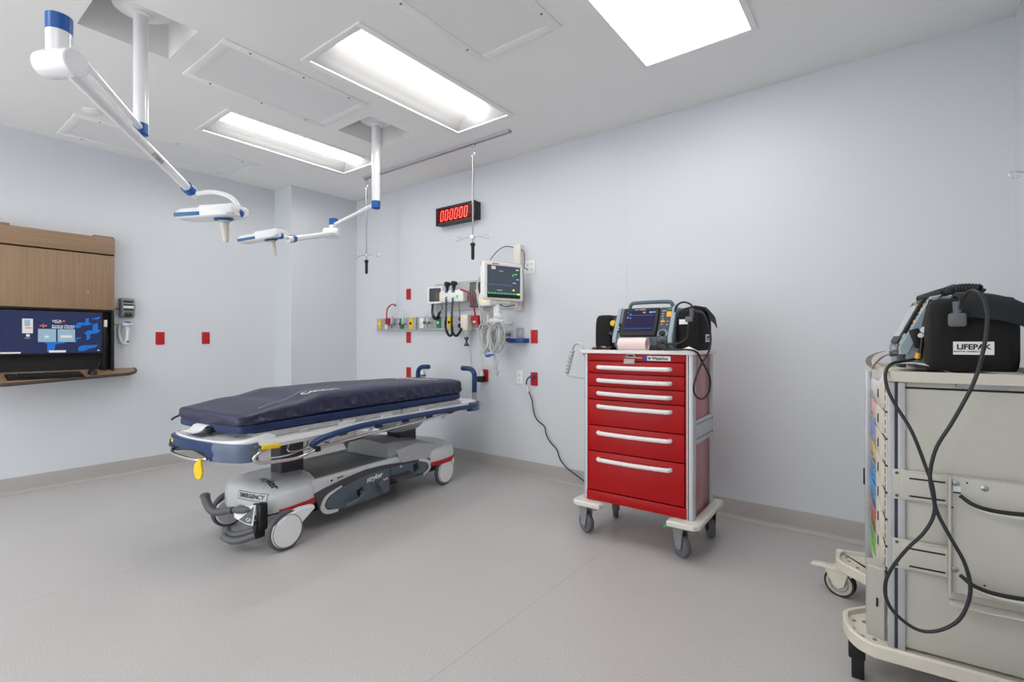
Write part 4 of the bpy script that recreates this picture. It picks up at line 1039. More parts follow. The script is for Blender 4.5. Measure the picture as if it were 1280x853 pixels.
# folded side rails
for s in (-1, 1):
    x = s * .398
    m = MB(); m.tube([(x, -.60, .572), (x, -.575, .588), (x, -.52, .605), (x, -.42, .620), (x, -.28, .632), (x, -.15, .637), (x, .1, .636), (x, .4, .632), (x, .7, .628), (x, 1.06, .622)], .0185, 14, smooth=5); rl = m.obj('side_rail', 'rail_blue', st)
    x2 = s * .392
    m = MB(); m.tube([(x2 - s * .03, -.86, .60), (x2, -.925, .59), (x2, -.945, .565), (x2, -.91, .540), (x2, -.82, .528), (x2, -.70, .520), (x2, -.62, .530), (x2, -.55, .548), (x2, -.45, .556), (x2, -.2, .568), (x2, .1, .578), (x2, .45, .590), (x2, .75, .602)], .0095, 10, smooth=5); m.obj('chrome_bar', 'chrome', rl)
    m = MB(); m.box((x2, -.555, .547), (.032, .036, .032), .006); m.obj('rail_clip', 'black', rl)
    for y in (-.42, -.12, .14, .40, .66):
        m = MB(); m.box((x2 - s * .004, y - .015, .592), (.012, .022, .07), .004, (-.75, 0, 0)); m.obj('strut', 'module_grey', rl)
        m = MB(); m.box((x, y + .06, .608), (.02, .045, .018), .006); m.cyl((x - .01, y + .03, .607), (x + .01, y + .03, .607), .009); m.obj('latch', 'clock_case', rl)
    m = MB(); m.tube([(x2 - s * .03, -.48, .57), (x2 - s * .02, -.3, .545), (x2 - s * .02, -.1, .56), (x2 - s * .01, .1, .565), (x2 - s * .01, .35, .58), (x2 - s * .02, .7, .6)], .0035, 6, smooth=5)
    m.obj('cable', 'black', rl)
    m = MB(); m.tube([(x2 - s * .05, -.86, .545), (x2 - s * .05, -.72, .535), (x2 - s * .05, -.60, .56), (x2 - s * .05, -.58, .60)], .0045, 8, smooth=4); m.tube([(x2 - s * .06, -.7, .595), (x2 - s * .03, -.72, .56), (x2 - s * .03, -.58, .55)], .0045, 8, smooth=3); m.obj('inner_hoop', 'chrome', rl)
m = MB(); m.box((.385, -.845, .614), (.022, .105, .024), .005, (-.08, 0, 0)); m.obj('release_handle', 'yellow', st, 'yellow rail release handle')
m = MB(); m.tube([(.34, -.93, .61), (.36, -.92, .622), (.385, -.88, .616)], .009, 8, smooth=4); m.box((.35, -.93, .60), (.03, .03, .03), .006); m.obj('release_bracket', 'gauge_dark', st)
m = MB(); m.box((.385, .78, .605), (.02, .05, .014), .004); m.obj('release_handle', 'yellow', st, 'small yellow rail release tab')

# foot end: pale top with blue bumper, wrapped in film
def outline(k=1.0, dy=0):
    pts = [(-.362, -.92), (-.368, -.965), (-.355, -1.0), (-.31, -1.03), (-.2, -1.055), (0, -1.065), (.2, -1.045), (.31, -1.01), (.352, -.98), (.364, -.945), (.358, -.90)]
    return [(x * k, (y + .86) * (k if k < 1 else k) - .86 + dy) for x, y in pts]
m = MB(); oo = [Vector((a, b, 0)) for a, b in outline()]; oo = catmull(oo, 4); ii = [Vector((p.x * .93, -.86 + (p.y + .86) * .80, 0)) for p in oo]
poly = [(p.x, p.y) for p in oo] + [(p.x, p.y) for p in ii[::-1]]
def zb(p):
    # the middle of the bumper is cut away above the chrome bar
    return .545 + (.045 if -.25 < p[0] < .12 and p[1] < -.95 else 0)
R = []
for off, z in ((.004, 0), (0, .006), (0, .088), (.006, .095)):
    R.append([(x, y + off * (1 if k < len(oo) else -1), (zb((x, y)) if z < .01 else .548) + z) for k, (x, y) in enumerate(poly)])
m.rings(R); fb = m.obj('foot_bumper', 'rail_blue', st)
m = MB(); tp = [(p.x * .965, -.86 + (p.y + .86) * .88) for p in oo]; tp = [(-.33, -.78)] + tp + [(.33, -.78)]
tz = lambda y: .648 + .09 * (y + 1.07) / .29 * .45
m.rings([[(x, y, .615) for x, y in tp], [(x, y, .645) for x, y in tp], [(x * .96, y * .985 - .012, tz(y)) for x, y in tp]]); ft = m.obj('foot_panel', 'white_gloss', st)
for cx in (.17, -.2):
    m = MB(); m.lathe([(.062, .0), (.065, .003), (.068, 0)], (cx, -.975, .6665), seg=30, cap=False); m.obj('panel_ring', 'cover_grey', ft)
m = MB(); m.rings([[(a, b, .6535 + .13 * (b + 1.04) + dz) for a, b in [(-.11, -1.03), (.03, -1.03), (.05, -.975), (-.07, -.975)]] for dz in (0, .004)]); m.obj('panel_sticker', 'fork_grey', ft)
m = MB(); m.tube([(-.25, -1.035, .57), (-.22, -1.065, .558), (-.08, -1.085, .552), (.08, -1.08, .550), (.13, -1.05, .556)], .0095, 10, smooth=5); m.obj('chrome_grip', 'chrome', st)
m = MB(); m.box((-.285, -1.035, .605), (.03, .02, .03), .006); m.box((-.28, -1.03, .585), (.05, .03, .02), .004); m.obj('bumper_socket', 'black', fb)
m = MB(); m.lathe([(.012, 0), (.012, .006), (0, .008)], (-.25, -1.045, .618), (0, -1, 0), 12); m.obj('bumper_button', 'yellow', fb)
m = MB(); tg = superell(0, 0, .034, .048, 2.2, 24); T2 = frame((.105, -1.08, .497), (1, .12, 0), (.25, 0, 1)); m.T = T2
m.prism(tg + [], 2, -.006, .006, .002); m.box((.012, .05, 0), (.03, .03, .01), .003); m.obj('hanging_tag', 'yellow', st, 'yellow oval pull tag')
# stretch film
def film(poly0, name):
    m = MB(); R = []
    P_ = catmull([Vector((a, b, 0)) for a, b in poly0], 10)
    n = len(P_)
    for j in range(9):
        z = .542 + j * .0145; row = []
        for k, p in enumerate(P_):
            q = noise.noise(Vector((p.x * 22, p.y * 22, z * 40))) * .006
            inn = max(0, j - 6) * .02
            row.append((p.x * (1.02 - inn) + q, p.y * (1.008 - inn * .2) + q, z + q * .5 - max(0, j - 6) * .003))
        R.append(row)
    m.rings(R, cap=False, closed=False); return m.obj(name, 'plastic_wrap', st, 'crumpled clear plastic film', 180)
film([(.20, -1.05), (.27, -1.035), (.33, -1.01), (.358, -.98), (.368, -.945), (.362, -.89)], 'plastic_film')
film([(.40, 1.0), (.402, 1.08), (.40, 1.14), (.36, 1.18), (.25, 1.19), (.1, 1.195)], 'plastic_film')
# head end
m = MB(); hp = [(-.385, 1.0), (-.39, 1.1), (-.37, 1.16), (-.3, 1.185), (0, 1.19), (.3, 1.185), (.37, 1.16), (.39, 1.1), (.385, 1.0)]
oo = catmull([Vector((a, b, 0)) for a, b in hp], 4); ii = [Vector((p.x * .9, 1.0 + (p.y - 1.0) * .6, 0)) for p in oo]
poly = [(p.x, p.y) for p in oo + ii[::-1]]; m.prism(poly, 2, .575, .648, .005); m.obj('head_bumper', 'rail_blue', st)
m = MB(); tp = [(-.35, .94)] + [(p.x * .95, 1.0 + (p.y - 1.0) * .85) for p in oo] + [(.35, .94)]; m.rings([[(x, y, .635) for x, y in tp], [(x, y, .655) for x, y in tp], [(x * .95, y * .99, .668) for x, y in tp]]); m.obj('head_panel', 'white_gloss', st)
for s in (-1, 1):
    m = MB(); m.cyl((s * .335, 1.13, .64), (s * .335, 1.13, .75), .02); ps_ = m.obj('push_handle_post', 'steel', st)
    m = MB(); m.tube([(s * .335, 1.13, .73), (s * .335, 1.13, .80), (s * .335, 1.13, .87), (s * .328, 1.13, .905), (s * .305, 1.13, .93), (s * .27, 1.13, .94), (s * .20, 1.13, .942)], .0225, 14, smooth=5); m.ell((s * .20, 1.13, .942), (.012, .0225, .0225), 12, 8); m.obj('push_handle', 'rail_blue', st)

# ------------------------------------------------------------------ mattress
MT = thing('mattress', 'dark navy mattress with royal blue underside lying on the stretcher', 'mattress', SO, SR)
def mtop(s):
    P_ = ((-1.0, .800), (-.7, .838), (-.45, .878), (0, .880), (.5, .868), (.96, .856))
    for (a, za), (b, zb_) in zip(P_, P_[1:]):
        if s <= b:
            u = (s - a) / (b - a); u = u * u * (3 - 2 * u); return za + (zb_ - za) * u
    return .856
def msec(s, half, L, e, zb_, zt_, cr=.07):
    d = L - abs(s); k = 1.0
    if d < cr: k = 1 - (cr - math.sqrt(max(0, cr * cr - (cr - d) ** 2))) / half
    w = half * k
    zc = (zb_ + zt_) / 2; hz = (zt_ - zb_) / 2
    if d < .03: hz *= .72 + .28 * math.sqrt(max(0, 1 - (1 - d / .03) ** 2))
    out = []
    for q in range(96):
        a = 2 * PI * q / 96; c, t = math.cos(a), math.sin(a)
        out.append((w * math.copysign(abs(c) ** (2 / e), c), zc + hz * math.copysign(abs(t) ** (2 / e), t)))
    return out, w, zc, hz
def mz(x, s, e=5.5):
    o_, w, zc, hz = msec(s + .012, .338, .98, e, .728, mtop(s)); v = min(1, abs(x) / w)
    return zc + hz * (1 - v ** e) ** (1 / e)
m = MB(); R = []
ns = 230
for k in range(ns + 1):
    s = -.992 + 1.96 * k / ns
    if k == 0: s += .0008
    if k == ns: s -= .0008
    sec, w, zc, hz = msec(s + .012, .338, .98, 5.5, .728, mtop(s), .05); ring = []
    for x, z in sec:
        side = max(0, min(1, (abs(x) / w - .93) / .06)); u = (z - (zc - hz)) / (2 * hz)
        lower = max(0, 1 - abs(u - .38) / .4)
        wr = noise.noise(Vector((s * 17 + z * 26, z * 34, x * 3))) * .034 + noise.noise(Vector((s * 46 - z * 30, z * 50, x * 5))) * .012
        dz = noise.noise(Vector((s * 3, x * 5, 1.7))) * .0035 * (1 - side)
        dx = math.copysign(1, x) * side * lower * wr
        ring.append((x + dx, s, z + dz + side * lower * wr * .4))
    R.append(ring)
m.rings(R); cov = m.obj('mattress_cover', 'navy_fabric', MT, ang=60)
m = MB(); R = []
for k in range(61):
    s = -.980 + 1.936 * k / 60
    if k == 0: s += .0008
    if k == 60: s -= .0008
    sec, w, zc, hz = msec(s + .012, .330, .968, 7, .686, .745, .03); R.append([(x, s, z) for x, z in sec])
m.rings(R); m.obj('mattress_base', 'royal_blue', MT, ang=60)
m = MB(); m.tube([(-.325, -.98, .745), (-.335, -1.0, .735), (-.34, -1.015, .722)], .006, 8); m.obj('corner_loop', 'black', MT)
def print_on(name, s_, x, y, ux, uy, size, bold, shear=0, sx=1):
    m = MB(); m.text(s_, frame((0, 0, 0), (1, 0, 0), (0, 1, 0)), size, 0, bold, shear=shear, sx=sx)
    ux, uy = Vector(ux), Vector(uy); out = []
    for v in m.V:
        p = Vector((x, y)) + ux * v[0] + uy * v[1]; out.append((p.x, p.y, .95))
    m.V = out; drape(m, cov, (0, 0, -1), .0025)
    return m.obj(name, 'label_white', cov)
print_on('cover_lettering', 'stryker', -.02, .74, (1, .05), (0, 1), .32, .004, .12, .45)
print_on('cover_lettering', 'Comfort', .245, -.42, (.03, 1), (-1, .03), .075, .0015)
def stripe(pts, wd):
    m = MB(); P_ = catmull([Vector((a, b, 0)) for a, b in pts], 14); R = []
    for k, p in enumerate(P_):
        d = (P_[min(k + 1, len(P_) - 1)] - P_[max(k - 1, 0)]).normalized(); nn = Vector((-d.y, d.x, 0)) * wd
        R.append([(q.x, q.y, mz(q.x, q.y) + .005) for q in (p + nn, p - nn)])
    m.rings(R, cap=False, closed=False); m.obj('cover_stripe', 'module_grey', cov)
stripe([(.29, -.86), (.255, -.72), (.195, -.56), (.17, -.45), (.18, -.25), (.2, 0), (.21, .3), (.2, .6), (.14, .72)], .0022)
stripe([(-.24, -.80), (-.22, -.6), (-.2, -.45), (-.2, 0), (-.2, .5)], .0022)
m = MB()
for k in range(9):   # foot strap of pale webbing draped over the panel edge
    pass
sp = [(-.96, .712), (-.98, .716), (-1.0, .712), (-1.02, .692), (-1.05, .684), (-1.065, .688)]
R = [[(x, y, z), (x, y, z + .003)] for x in (0,) for y, z in sp]
m.rings([[(-.11 + .022 * k, y, z) for y, z in sp] + [(-.11 + .022 * k, y, z + .004) for y, z in sp[::-1]] for k in range(7)]); m.obj('foot_strap', 'label_white', MT)
m = MB(); m.box((.045, -.985, .692), (.03, .05, .03), .006, (.3, 0, 0)); m.obj('strap_loop', 'black', MT)

# ------------------------------------------------------------------ red cart
RC = thing('red_cart', 'red medical drawer cart with white handles and beige bumper', 'cart', (-1.165, 2.92, 0), math.radians(1))
m = MB(); m.bb(-.31, .29, -.208, .17, .225, 1.118, .003); m.obj('body', 'cart_red', RC)
m = MB(); m.bb(-.31, .295, -.234, -.206, .225, .283, .001); m.bb(-.31, .295, -.232, -.222, 1.076, 1.118, .001); m.bb(-.313, -.300, -.232, -.222, .225, 1.118, .001); m.bb(.287, .297, -.232, -.222, .225, 1.118, .001); fp = m.obj('front_frame', 'cart_red', RC)
zl = [1.073, .999, .920, .84, .683, .526, .288]; hz_ = [1.035, .957, .879, .80, .64, .48]
for k in range(6):
    m = MB(); m.bb(-.296, .283, -.237, -.206, zl[k + 1] + .0032, zl[k] - .0032, .0015); dr = m.obj('drawer', 'cart_red', RC)
    m = MB(); m.tube([(-.228, -.236, hz_[k]), (-.222, -.252, hz_[k]), (-.19, -.262, hz_[k]), (-.01, -.268, hz_[k] - .001), (.17, -.262, hz_[k]), (.202, -.252, hz_[k]), (.208, -.236, hz_[k])], .0125, 12, smooth=4); m.obj('drawer_handle', 'drawer_white', dr)
for s, w_ in ((-1, .02), (1, .035)):
    x = s * .315 - (.006 if s > 0 else 0)
    m = MB(); m.prism(rrect(w_ + .012, .05, .012, cx=x, cy=-.208), 2, .21, 1.118, .001); m.prism(rrect(.03, .04, .01, cx=s * .312, cy=.165), 2, .21, 1.118, .001)
    po = m.obj('corner_post', 'alu', RC)
m = MB(); m.bb(.301, .305, -.235, -.232, .205, 1.115); m.obj('post_groove', 'clock_case', RC)
for s in (-1, 1):
    m = MB(); m.bb(s * .308 - .005, s * .308 + .005, -.185, .15, .21, 1.11, .002); m.obj('side_panel', 'side_pink', RC)
m = MB(); m.bb(.313, .329, -.175, .185, .625, .757, .003); sb = m.obj('side_bracket', 'alu', RC)
for z in (.735, .655):
    for k in range(7): MB().bb(.328, .3298, -.158 + k * .049, -.130 + k * .049, z - .004, z + .004).obj('slot', 'clock_case', sb)
# white top with raised rim
m = MB(); m.prism(rrect(.71, .46, .035, cx=-.006, cy=-.028), 2, 1.118, 1.132, .004)
O_ = rrect(.71, .46, .035, cx=-.006, cy=-.028); I_ = rrect(.68, .43, .025, cx=-.006, cy=-.028)
m.rings([[(a, b, z) for a, b in q] for q, z in ((O_, 1.128), (O_, 1.140), (I_, 1.140), (I_, 1.131))], cap=False); m.obj('worktop', 'drawer_white', RC)
# lock, label
m = MB(); m.bb(-.065, .002, -.242, -.234, 1.06, 1.09, .002); m.obj('lock_plate', 'beige_dark', RC)
m = MB(); m.cyl((-.05, -.245, 1.1), (.05, -.245, 1.096), .0035); m.tube([(-.05 + .03 * (1 - math.cos(a)) , -.245, 1.095 + .022 * math.sin(a)) for a in [PI * k / 10 for k in range(11)]], .005, 8); m.obj('seal_hasp', 'steel', RC)
m = MB(); m.bb(.053, .207, -.2345, -.231, 1.082, 1.108); lb = m.obj('name_label', 'label_white', RC)
m = MB(); m.bb(.053, .073, -.236, -.233, 1.082, 1.108); m.obj('label_stripe', 'ink_blue', lb)
m = MB(); m.text('Waterloo', frame((.148, -.2350, 1.0945), (1, 0, 0), (0, 0, 1)), .024, .0004, .0007, sx=.95); m.text('w', frame((.087, -.2350, 1.096), (1, 0, 0), (0, 0, 1)), .026, .0004, .001); m.obj('label_lettering', 'ink', lb)
# bumper and casters
m = MB()
pl = [(-.385, -.265), (-.36, -.29), (-.20, -.29), (-.19, -.25), (-.25, -.215), (-.325, -.19), (-.325, .24), (-.385, .24)]
m.prism(pl, 2, .188, .221, .007)
pr = [(.205, -.30), (.35, -.30), (.375, -.27), (.370, .25), (.315, .25), (.318, -.20), (.23, -.225), (.20, -.25)]
m.prism(pr, 2, .188, .221, .007); m.bb(-.33, .33, .19, .23, .19, .218, .006); m.obj('bumper', 'bumper_beige', RC)
def caster(parent, x, y, r, rz, fork, tyre, tab=True, zt=.165):
    T = Matrix.Translation((x, y, 0)) @ Matrix.Rotation(rz, 4, 'Z')
    m = MB(); m.T = T; m.lathe([(.0, -.013), (r * .62, -.013), (r * .66, -.016), (r - .004, -.016), (r, -.01), (r, .01), (r - .004, .016), (r * .66, .016), (r * .62, .013), (0, .013)], (0, 0, r), (1, 0, 0), 32); w = m.obj('caster', tyre, parent)
    m = MB(); m.T = T
    for s in (-1, 1):
        m.prism([(-.022, r - .01), (0, r - .022), (.022, r - .01), (.05, zt - .035), (.052, zt - .012), (-.045, zt - .012), (-.035, zt - .035)], 0, s * .022 - .003, s * .022 + .003, .001)
    m.bb(-.028, .028, -.05, .06, zt - .02, zt - .008, .004); m.cyl((0, .012, zt - .012), (0, .012, zt + .005), .018)
    if tab: m.box((0, -.085, zt - .012), (.05, .06, .009), .003, (.15, 0, 0))
    m.obj('caster_fork', fork, w)
    m = MB(); m.T = T
    m.lathe([(r * .58, .0165), (r * .60, .0175), (r * .62, .0165)], (0, 0, r), (1, 0, 0), 28, False); m.lathe([(r * .58, -.0165), (r * .60, -.0175), (r * .62, -.0165)], (0, 0, r), (1, 0, 0), 28, False); m.obj('wheel_ring', 'fork_grey', w)
caster(RC, -.335, -.19, .064, math.radians(62), 'fork_grey', 'caster_grey', True, .188); caster(RC, .255, -.195, .064, math.radians(56), 'fork_grey', 'caster_grey', True, .188)
caster(RC, -.30, .17, .064, math.radians(20), 'fork_grey', 'caster_grey', False, .188); caster(RC, .31, .18, .064, math.radians(30), 'black', 'caster_grey', False, .188)
m = MB(); m.box((.195, -.27, .180), (.028, .02, .012), .003); m.obj('caster_tab', 'key_green', RC, 'small green caster tab')
# hook on the left side
m = MB(); m.tube([(-.335, -.22, 1.10), (-.345, -.22, 1.15), (-.365, -.22, 1.175), (-.395, -.22, 1.175), (-.415, -.22, 1.155), (-.42, -.22, 1.13)], .0085, 10, smooth=5); m.obj('side_handle', 'module_grey', RC)
m = MB(); m.tube([(-.455, -.22, .985), (-.45, -.22, .972), (-.39, -.22, .965), (-.33, -.22, .962)], .005, 8, smooth=4); m.obj('lower_bracket', 'module_grey', RC)
m = MB(); pth = [Vector((-.420, -.22, 1.135)), Vector((-.462, -.22, .985))]
m.tube([pth[0].lerp(pth[1], k / 28) for k in range(29)], lambda u: .016 + .0025 * math.sin(u * 28 * PI / 2), 12); m.obj('ribbed_grip', 'module_grey', RC)

# ------------------------------------------------------------------ defibrillators
def defibrillator(label, loc, rz, screen, second):
    t = thing('defibrillator', label, 'defibrillator', loc, rz, 'portable defibrillator monitors')
    # side profile (y,z), widened along x
    prof = [(-.12, 0), (.13, 0), (.13, .235), (.09, .262), (-.045, .262), (-.075, .25), (-.15, .085), (-.15, .035)]
    m = MB(); m.prism(prof, 0, -.178, .178, .008); m.obj('housing', 'lp_grey', t)
    for q in (.1705, -.1705):
        m = MB(); m.prism([(-.08, .262), (-.05, .268), (-.145, .05), (-.17, .05), (-.17, .08)], 0, q - .0125, q + .0125, .003); m.obj('front_bezel', 'lp_grey_pale', t)
    # sloping front frame: origin at the foot of the slope
    B0 = Vector((0, -.152, .085)); uy = Vector((0, .075, .165)).normalized()
    F = frame(B0, (1, 0, 0), uy)
    def fr(name, polys, matn, z0, z1, parent, bev=0.001, lab=None):
        m = MB(); m.T = F
        for q in polys: m.prism(q, 2, z0, z1, bev)
        return m.obj(name, matn, parent, lab)
    sc = fr('screen_frame', [rrect(.225, .185, .008, cx=-.025, cy=.092)], 'black', -.002, .02, t, .004)
    fr('screen', [rrect(.185, .135, .003, cx=-.025, cy=.095)], screen, .018, .0215, sc, .0005)
    if not second:
        fr('screen_readout', [R4(.03, .047, .148, .156), R4(.052, .058, .148, .156), R4(.062, .068, .148, .156), R4(-.105, -.101, .15, .156), R4(-.092, -.078, .14, .143), R4(-.105, -.098, .115, .122), R4(-.09, -.078, .113, .116), R4(-.105, .06, .132, .1325), R4(-.11, .06, .045, .0455)], 'screen_cyan', .021, .0222, sc, 0)
        fr('screen_alert', [R4(-.01, .006, .148, .155)], 'key_amber', .021, .0222, sc, 0)
    m = MB(); m.T = F; m.text('monitor / defibrillator', frame((-.03, .172, .0202), (1, 0, 0), (0, 1, 0)), .008, .0003, .0001); m.obj('frame_lettering', 'label_white', sc)
    kp = fr('keypad', [rrect(.075, .19, .006, cx=.128, cy=.095)], 'gauge_dark', -.002, .006, t)
    ks = [(.108, .165), (.12, .165), (.108, .146), (.108, .13), (.112, .112), (.112, .077), (.143, .075), (.143, .095)]
    fr('keys', [rrect(.013, .008, .003, cx=a, cy=b) for a, b in ks], 'lp_grey_pale', .005, .009, kp)
    fr('green_key', [rrect(.026, .010, .003, cx=.145, cy=.175)], 'key_green', .005, .009, kp, lab='green power key')
    fr('amber_key', [rrect(.028, .034, .003, cx=.145, cy=.143), rrect(.026, .012, .003, cx=.114, cy=.096)], 'key_amber', .005, .009, kp, lab='amber shock keys')
    m = MB(); m.T = F; m.lathe([(.026, 0), (.03, .006), (.03, .014), (.024, .018), (.022, .008), (0, .008)], (.126, .012, 0), (0, 0, 1), 28); dl = m.obj('selector_dial', 'lp_grey_pale', t)
    m = MB(); m.T = F; m.lathe([(.014, .008), (.016, .02), (.012, .024), (0, .024)], (.126, .012, 0), (0, 0, 1), 20); m.box((.126, .02, .024), (.004, .014, .003), .001); m.obj('dial_knob', 'black', dl)
    fr('side_connectors', [rrect(.026, .06, .004, cx=-.158, cy=.06)], 'black', .0, .008, t)
    fr('connector_lights', [rrect(.010, .010, .002, cx=-.158, cy=.045), rrect(.010, .008, .002, cx=-.158, cy=.062)], 'label_white', .007, .0095, t)
    # lower front with printer door and cable socket
    m = MB(); m.box((-.065, -.155, .045), (.155, .02, .07), .004); m.obj('printer_door', 'lp_grey_pale', t)
    m = MB(); m.box((.125, -.158, .055), (.065, .03, .07), .006); m.cyl((.125, -.17, .055), (.125, -.195, .05), .014, .011); m.obj('cable_socket', 'gauge_dark', t)
    m = MB()
    for k in range(7): m.box((.05 + k * .018, -.158, .010), (.006, .02, .02), .002)
    m.obj('base_ribs', 'lp_handle', t)
    m = MB(); m.tube([(-.135, .0, .25), (-.135, -.005, .275), (-.125, -.005, .292), (-.105, -.005, .298), (.0, -.005, .3), (.105, -.005, .298), (.125, -.005, .292), (.135, -.005, .275), (.135, .0, .25)], .0115, 12, smooth=5); m.obj('carry_handle', 'lp_handle', t)
    # accessory bags strapped to both sides
    def bag(x0, x1, y0, y1, z1, name, lean=0.0):
        m = MB(); R = []
        for z, k in ((.0, .86), (.012, .95), (.04, 1), (z1 * .55, 1.0), (z1 - .05, .97), (z1 - .02, .9), (z1 - .004, .74), (z1, .5)):
            cx, cy = (x0 + x1) / 2, (y0 + y1) / 2
            R.append([(x * 1 + lean * z, y, z) for x, y in superell(cx, cy, (x1 - x0) / 2 * k, (y1 - y0) / 2 * (1 - (1 - k) * .45), 5, 40)])
        m.rings(R); return m.obj(name, 'black_fabric', t, ang=60)
    bg = bag(.184, .335, -.105, .125, .245, 'accessory_bag')
    m = MB()   # flap folded over the top and partly down the outer side
    fl = [(.20, .250), (.27, .266), (.325, .255), (.350, .225), (.357, .175), (.352, .174), (.342, .222), (.318, .245), (.27, .254), (.20, .244)]
    R = []
    for y, dz in ((-.03, 0), (-.024, .002), (.01, .002), (.07, -.010), (.11, -.024), (.126, -.034), (.13, -.038)):
        R.append([(x, y, z + dz * (1 if z > .2 else 1)) for x, z in fl])
    m.rings(R); m.obj('bag_flap', 'flap_fabric', bg)
    m = MB(); m.bb(.336, .3385, -.045, .055, .055, .098); lbl = m.obj('bag_label', 'label_white', bg)
    m = MB(); m.text('LIFEPAK', frame((.3388, .005, .080), (0, 1, 0), (0, 0, 1)), .0235, .0004, .0008); m.text('MONITOR / DEFIBRILLATOR', frame((.3388, -.005, .0655), (0, 1, 0), (0, 0, 1)), .0062, .0004, .0001); m.obj('label_lettering', 'ink', lbl)
    bag(-.345, -.215, -.10, .12, .225, 'accessory_bag')
    m = MB(); m.box((-.195, -.06, .12), (.04, .08, .20), .01); m.obj('side_connector_block', 'black', t)
    if not second:
        m = MB(); m.lathe([(.018, 0), (.02, -.01), (.014, -.022), (0, -.022)], (-.2, -.11, .17), (0, 1, 0), 16); m.obj('yellow_plug', 'yellow', t, 'yellow paddle plug')
        m = MB(); m.box((-.175, -.10, .185), (.03, .025, .03), .004); m.obj('red_plug', 'outlet_red', t, 'red plug beside the yellow plug')
        m = MB(); m.tube([(-.2, -.11, .12), (-.215, -.13, .11), (-.19, -.14, .1), (-.165, -.13, .11)], .006, 8, smooth=4); m.obj('paddle_lead', 'gauge_dark', t)
        m = MB(); m.box((.235, -.113, .17), (.055, .004, .028), .001, (0, 0, 0)); m.obj('bag_tag', 'label_white', t)
    else:
        MB().tube(coil([(-.06, -.08, .268), (.02, -.055, .276), (.1, -.03, .282), (.2, .0, .285), (.26, .04, .276)], .012, 24), .0052, 6).obj('coiled_lead', 'black_rubber', t)
        MB().tube(coil([(.24, .13, .20), (.24, .19, .205), (.22, .24, .20), (.2, .30, .19)], .012, 16), .0052, 6).obj('coiled_lead', 'black_rubber', t)
        m = MB(); m.box((.182, -.12, .11), (.018, .03, .07), .004, (.3, 0, 0)); m.tube([(.182, -.08, .25), (.188, -.1, .16), (.19, -.11, .06), (.19, -.118, .03)], .006, 8, smooth=4); m.obj('paddle_clip', 'black', t)
        m = MB(); m.cyl((.19, -.116, .055), (.19, -.119, .035), .009); m.obj('yellow_ring', 'key_amber', t, 'amber cable ring')
        m = MB(); m.lathe([(.012, 0), (.012, .006), (0, .008)], (.192, -.10, .14), (1, 0, 0), 12); m.lathe([(.009, 0), (.009, .006), (0, .008)], (.192, -.11, .12), (1, 0, 0), 12); m.obj('connector_tip', 'label_white', t)
    return t
defibrillator('grey defibrillator monitor with lit blue screen on the red cart', (-1.165, 2.945, 1.133), math.radians(1), 'lp_screen', False)
defibrillator('defibrillator monitor turned sideways on the beige cart, its black bag labelled in front', (.188, 2.533, 1.096), math.radians(-85), 'pale_screen', True)

# paper rolls and loose packets
def paper_roll(loc, rz, label):
    t = thing('paper_roll', label, 'paper roll', loc, rz)
    m = MB(); P_ = []
    for k in range(60):
        a = 2 * PI * k / 20; r = .040 - .0095 * k / 60
        P_.append((r * math.cos(a), r * math.sin(a)))
    ii = [(x * .955, z * .955) for x, z in P_]
    m.prism([(x, z + .041) for x, z in P_[:21]] + [(x, z + .041) for x, z in ii[:21][::-1]], 0, -.085, .085)
    m.prism([(x * .93, z * .93 + .041) for x, z in P_[:20]] , 0, -.083, .07); m.obj('roll', 'paper_pink', t)
    m = MB(); m.prism([(x * .78, z * .78 + .041) for x, z in P_[:20]], 0, .069, .0745); m.obj('roll_core', 'foam_pink', t)
    m = MB(); m.rings([[(x, y, z) for x in (-.085, .085)] for y, z in ((.0, .082), (.03, .083), (.055, .081))], cap=False, closed=False); m.obj('loose_end', 'paper_pink', t)
    return t
paper_roll((-1.185, 2.722, 1.131), math.radians(1), 'curled pinkish paper strip roll in front of the lit defibrillator')
t = thing('electrode_packet', 'folded pink foil packet on the left end of the red cart top', 'packet', (-1.42, 2.75, 1.132), .2)
for k in range(4):
    m = MB(); m.rings([[(-.055 + .11 * i / 8 + .006 * k, y, .004 + .007 * k + .0035 * math.sin(i * 1.3 + k)) for i in range(9)] for y in (-.035 - .004 * k, .03)], cap=False, closed=False)
    m.rings([[(-.055 + .11 * i / 8 + .006 * k, y, .001 + .007 * k + .0035 * math.sin(i * 1.3 + k)) for i in range(9)] for y in (-.035 - .004 * k, .03)], cap=False, closed=False); m.obj('packet_layer', 'foam_pink' if k % 2 else 'paper_pink', t)
t = thing('paper_sheet', 'small crumpled white paper on the right end of the red cart top', 'paper', (-.88, 2.74, 1.133), .3)
m = MB(); m.add([(-.06, -.03, .002), (.0, -.04, .004), (.055, -.02, .002), (-.05, .03, .006), (.01, .02, .03), (.06, .03, .004)], [(0, 1, 4, 3), (1, 2, 5, 4)]); m.add([(-.06, -.03, .001), (.0, -.04, .003), (.055, -.02, .001), (-.05, .03, .005), (.01, .02, .029), (.06, .03, .003)], [(0, 1, 4, 3), (1, 2, 5, 4)]); m.obj('sheet', 'paper_white', t)

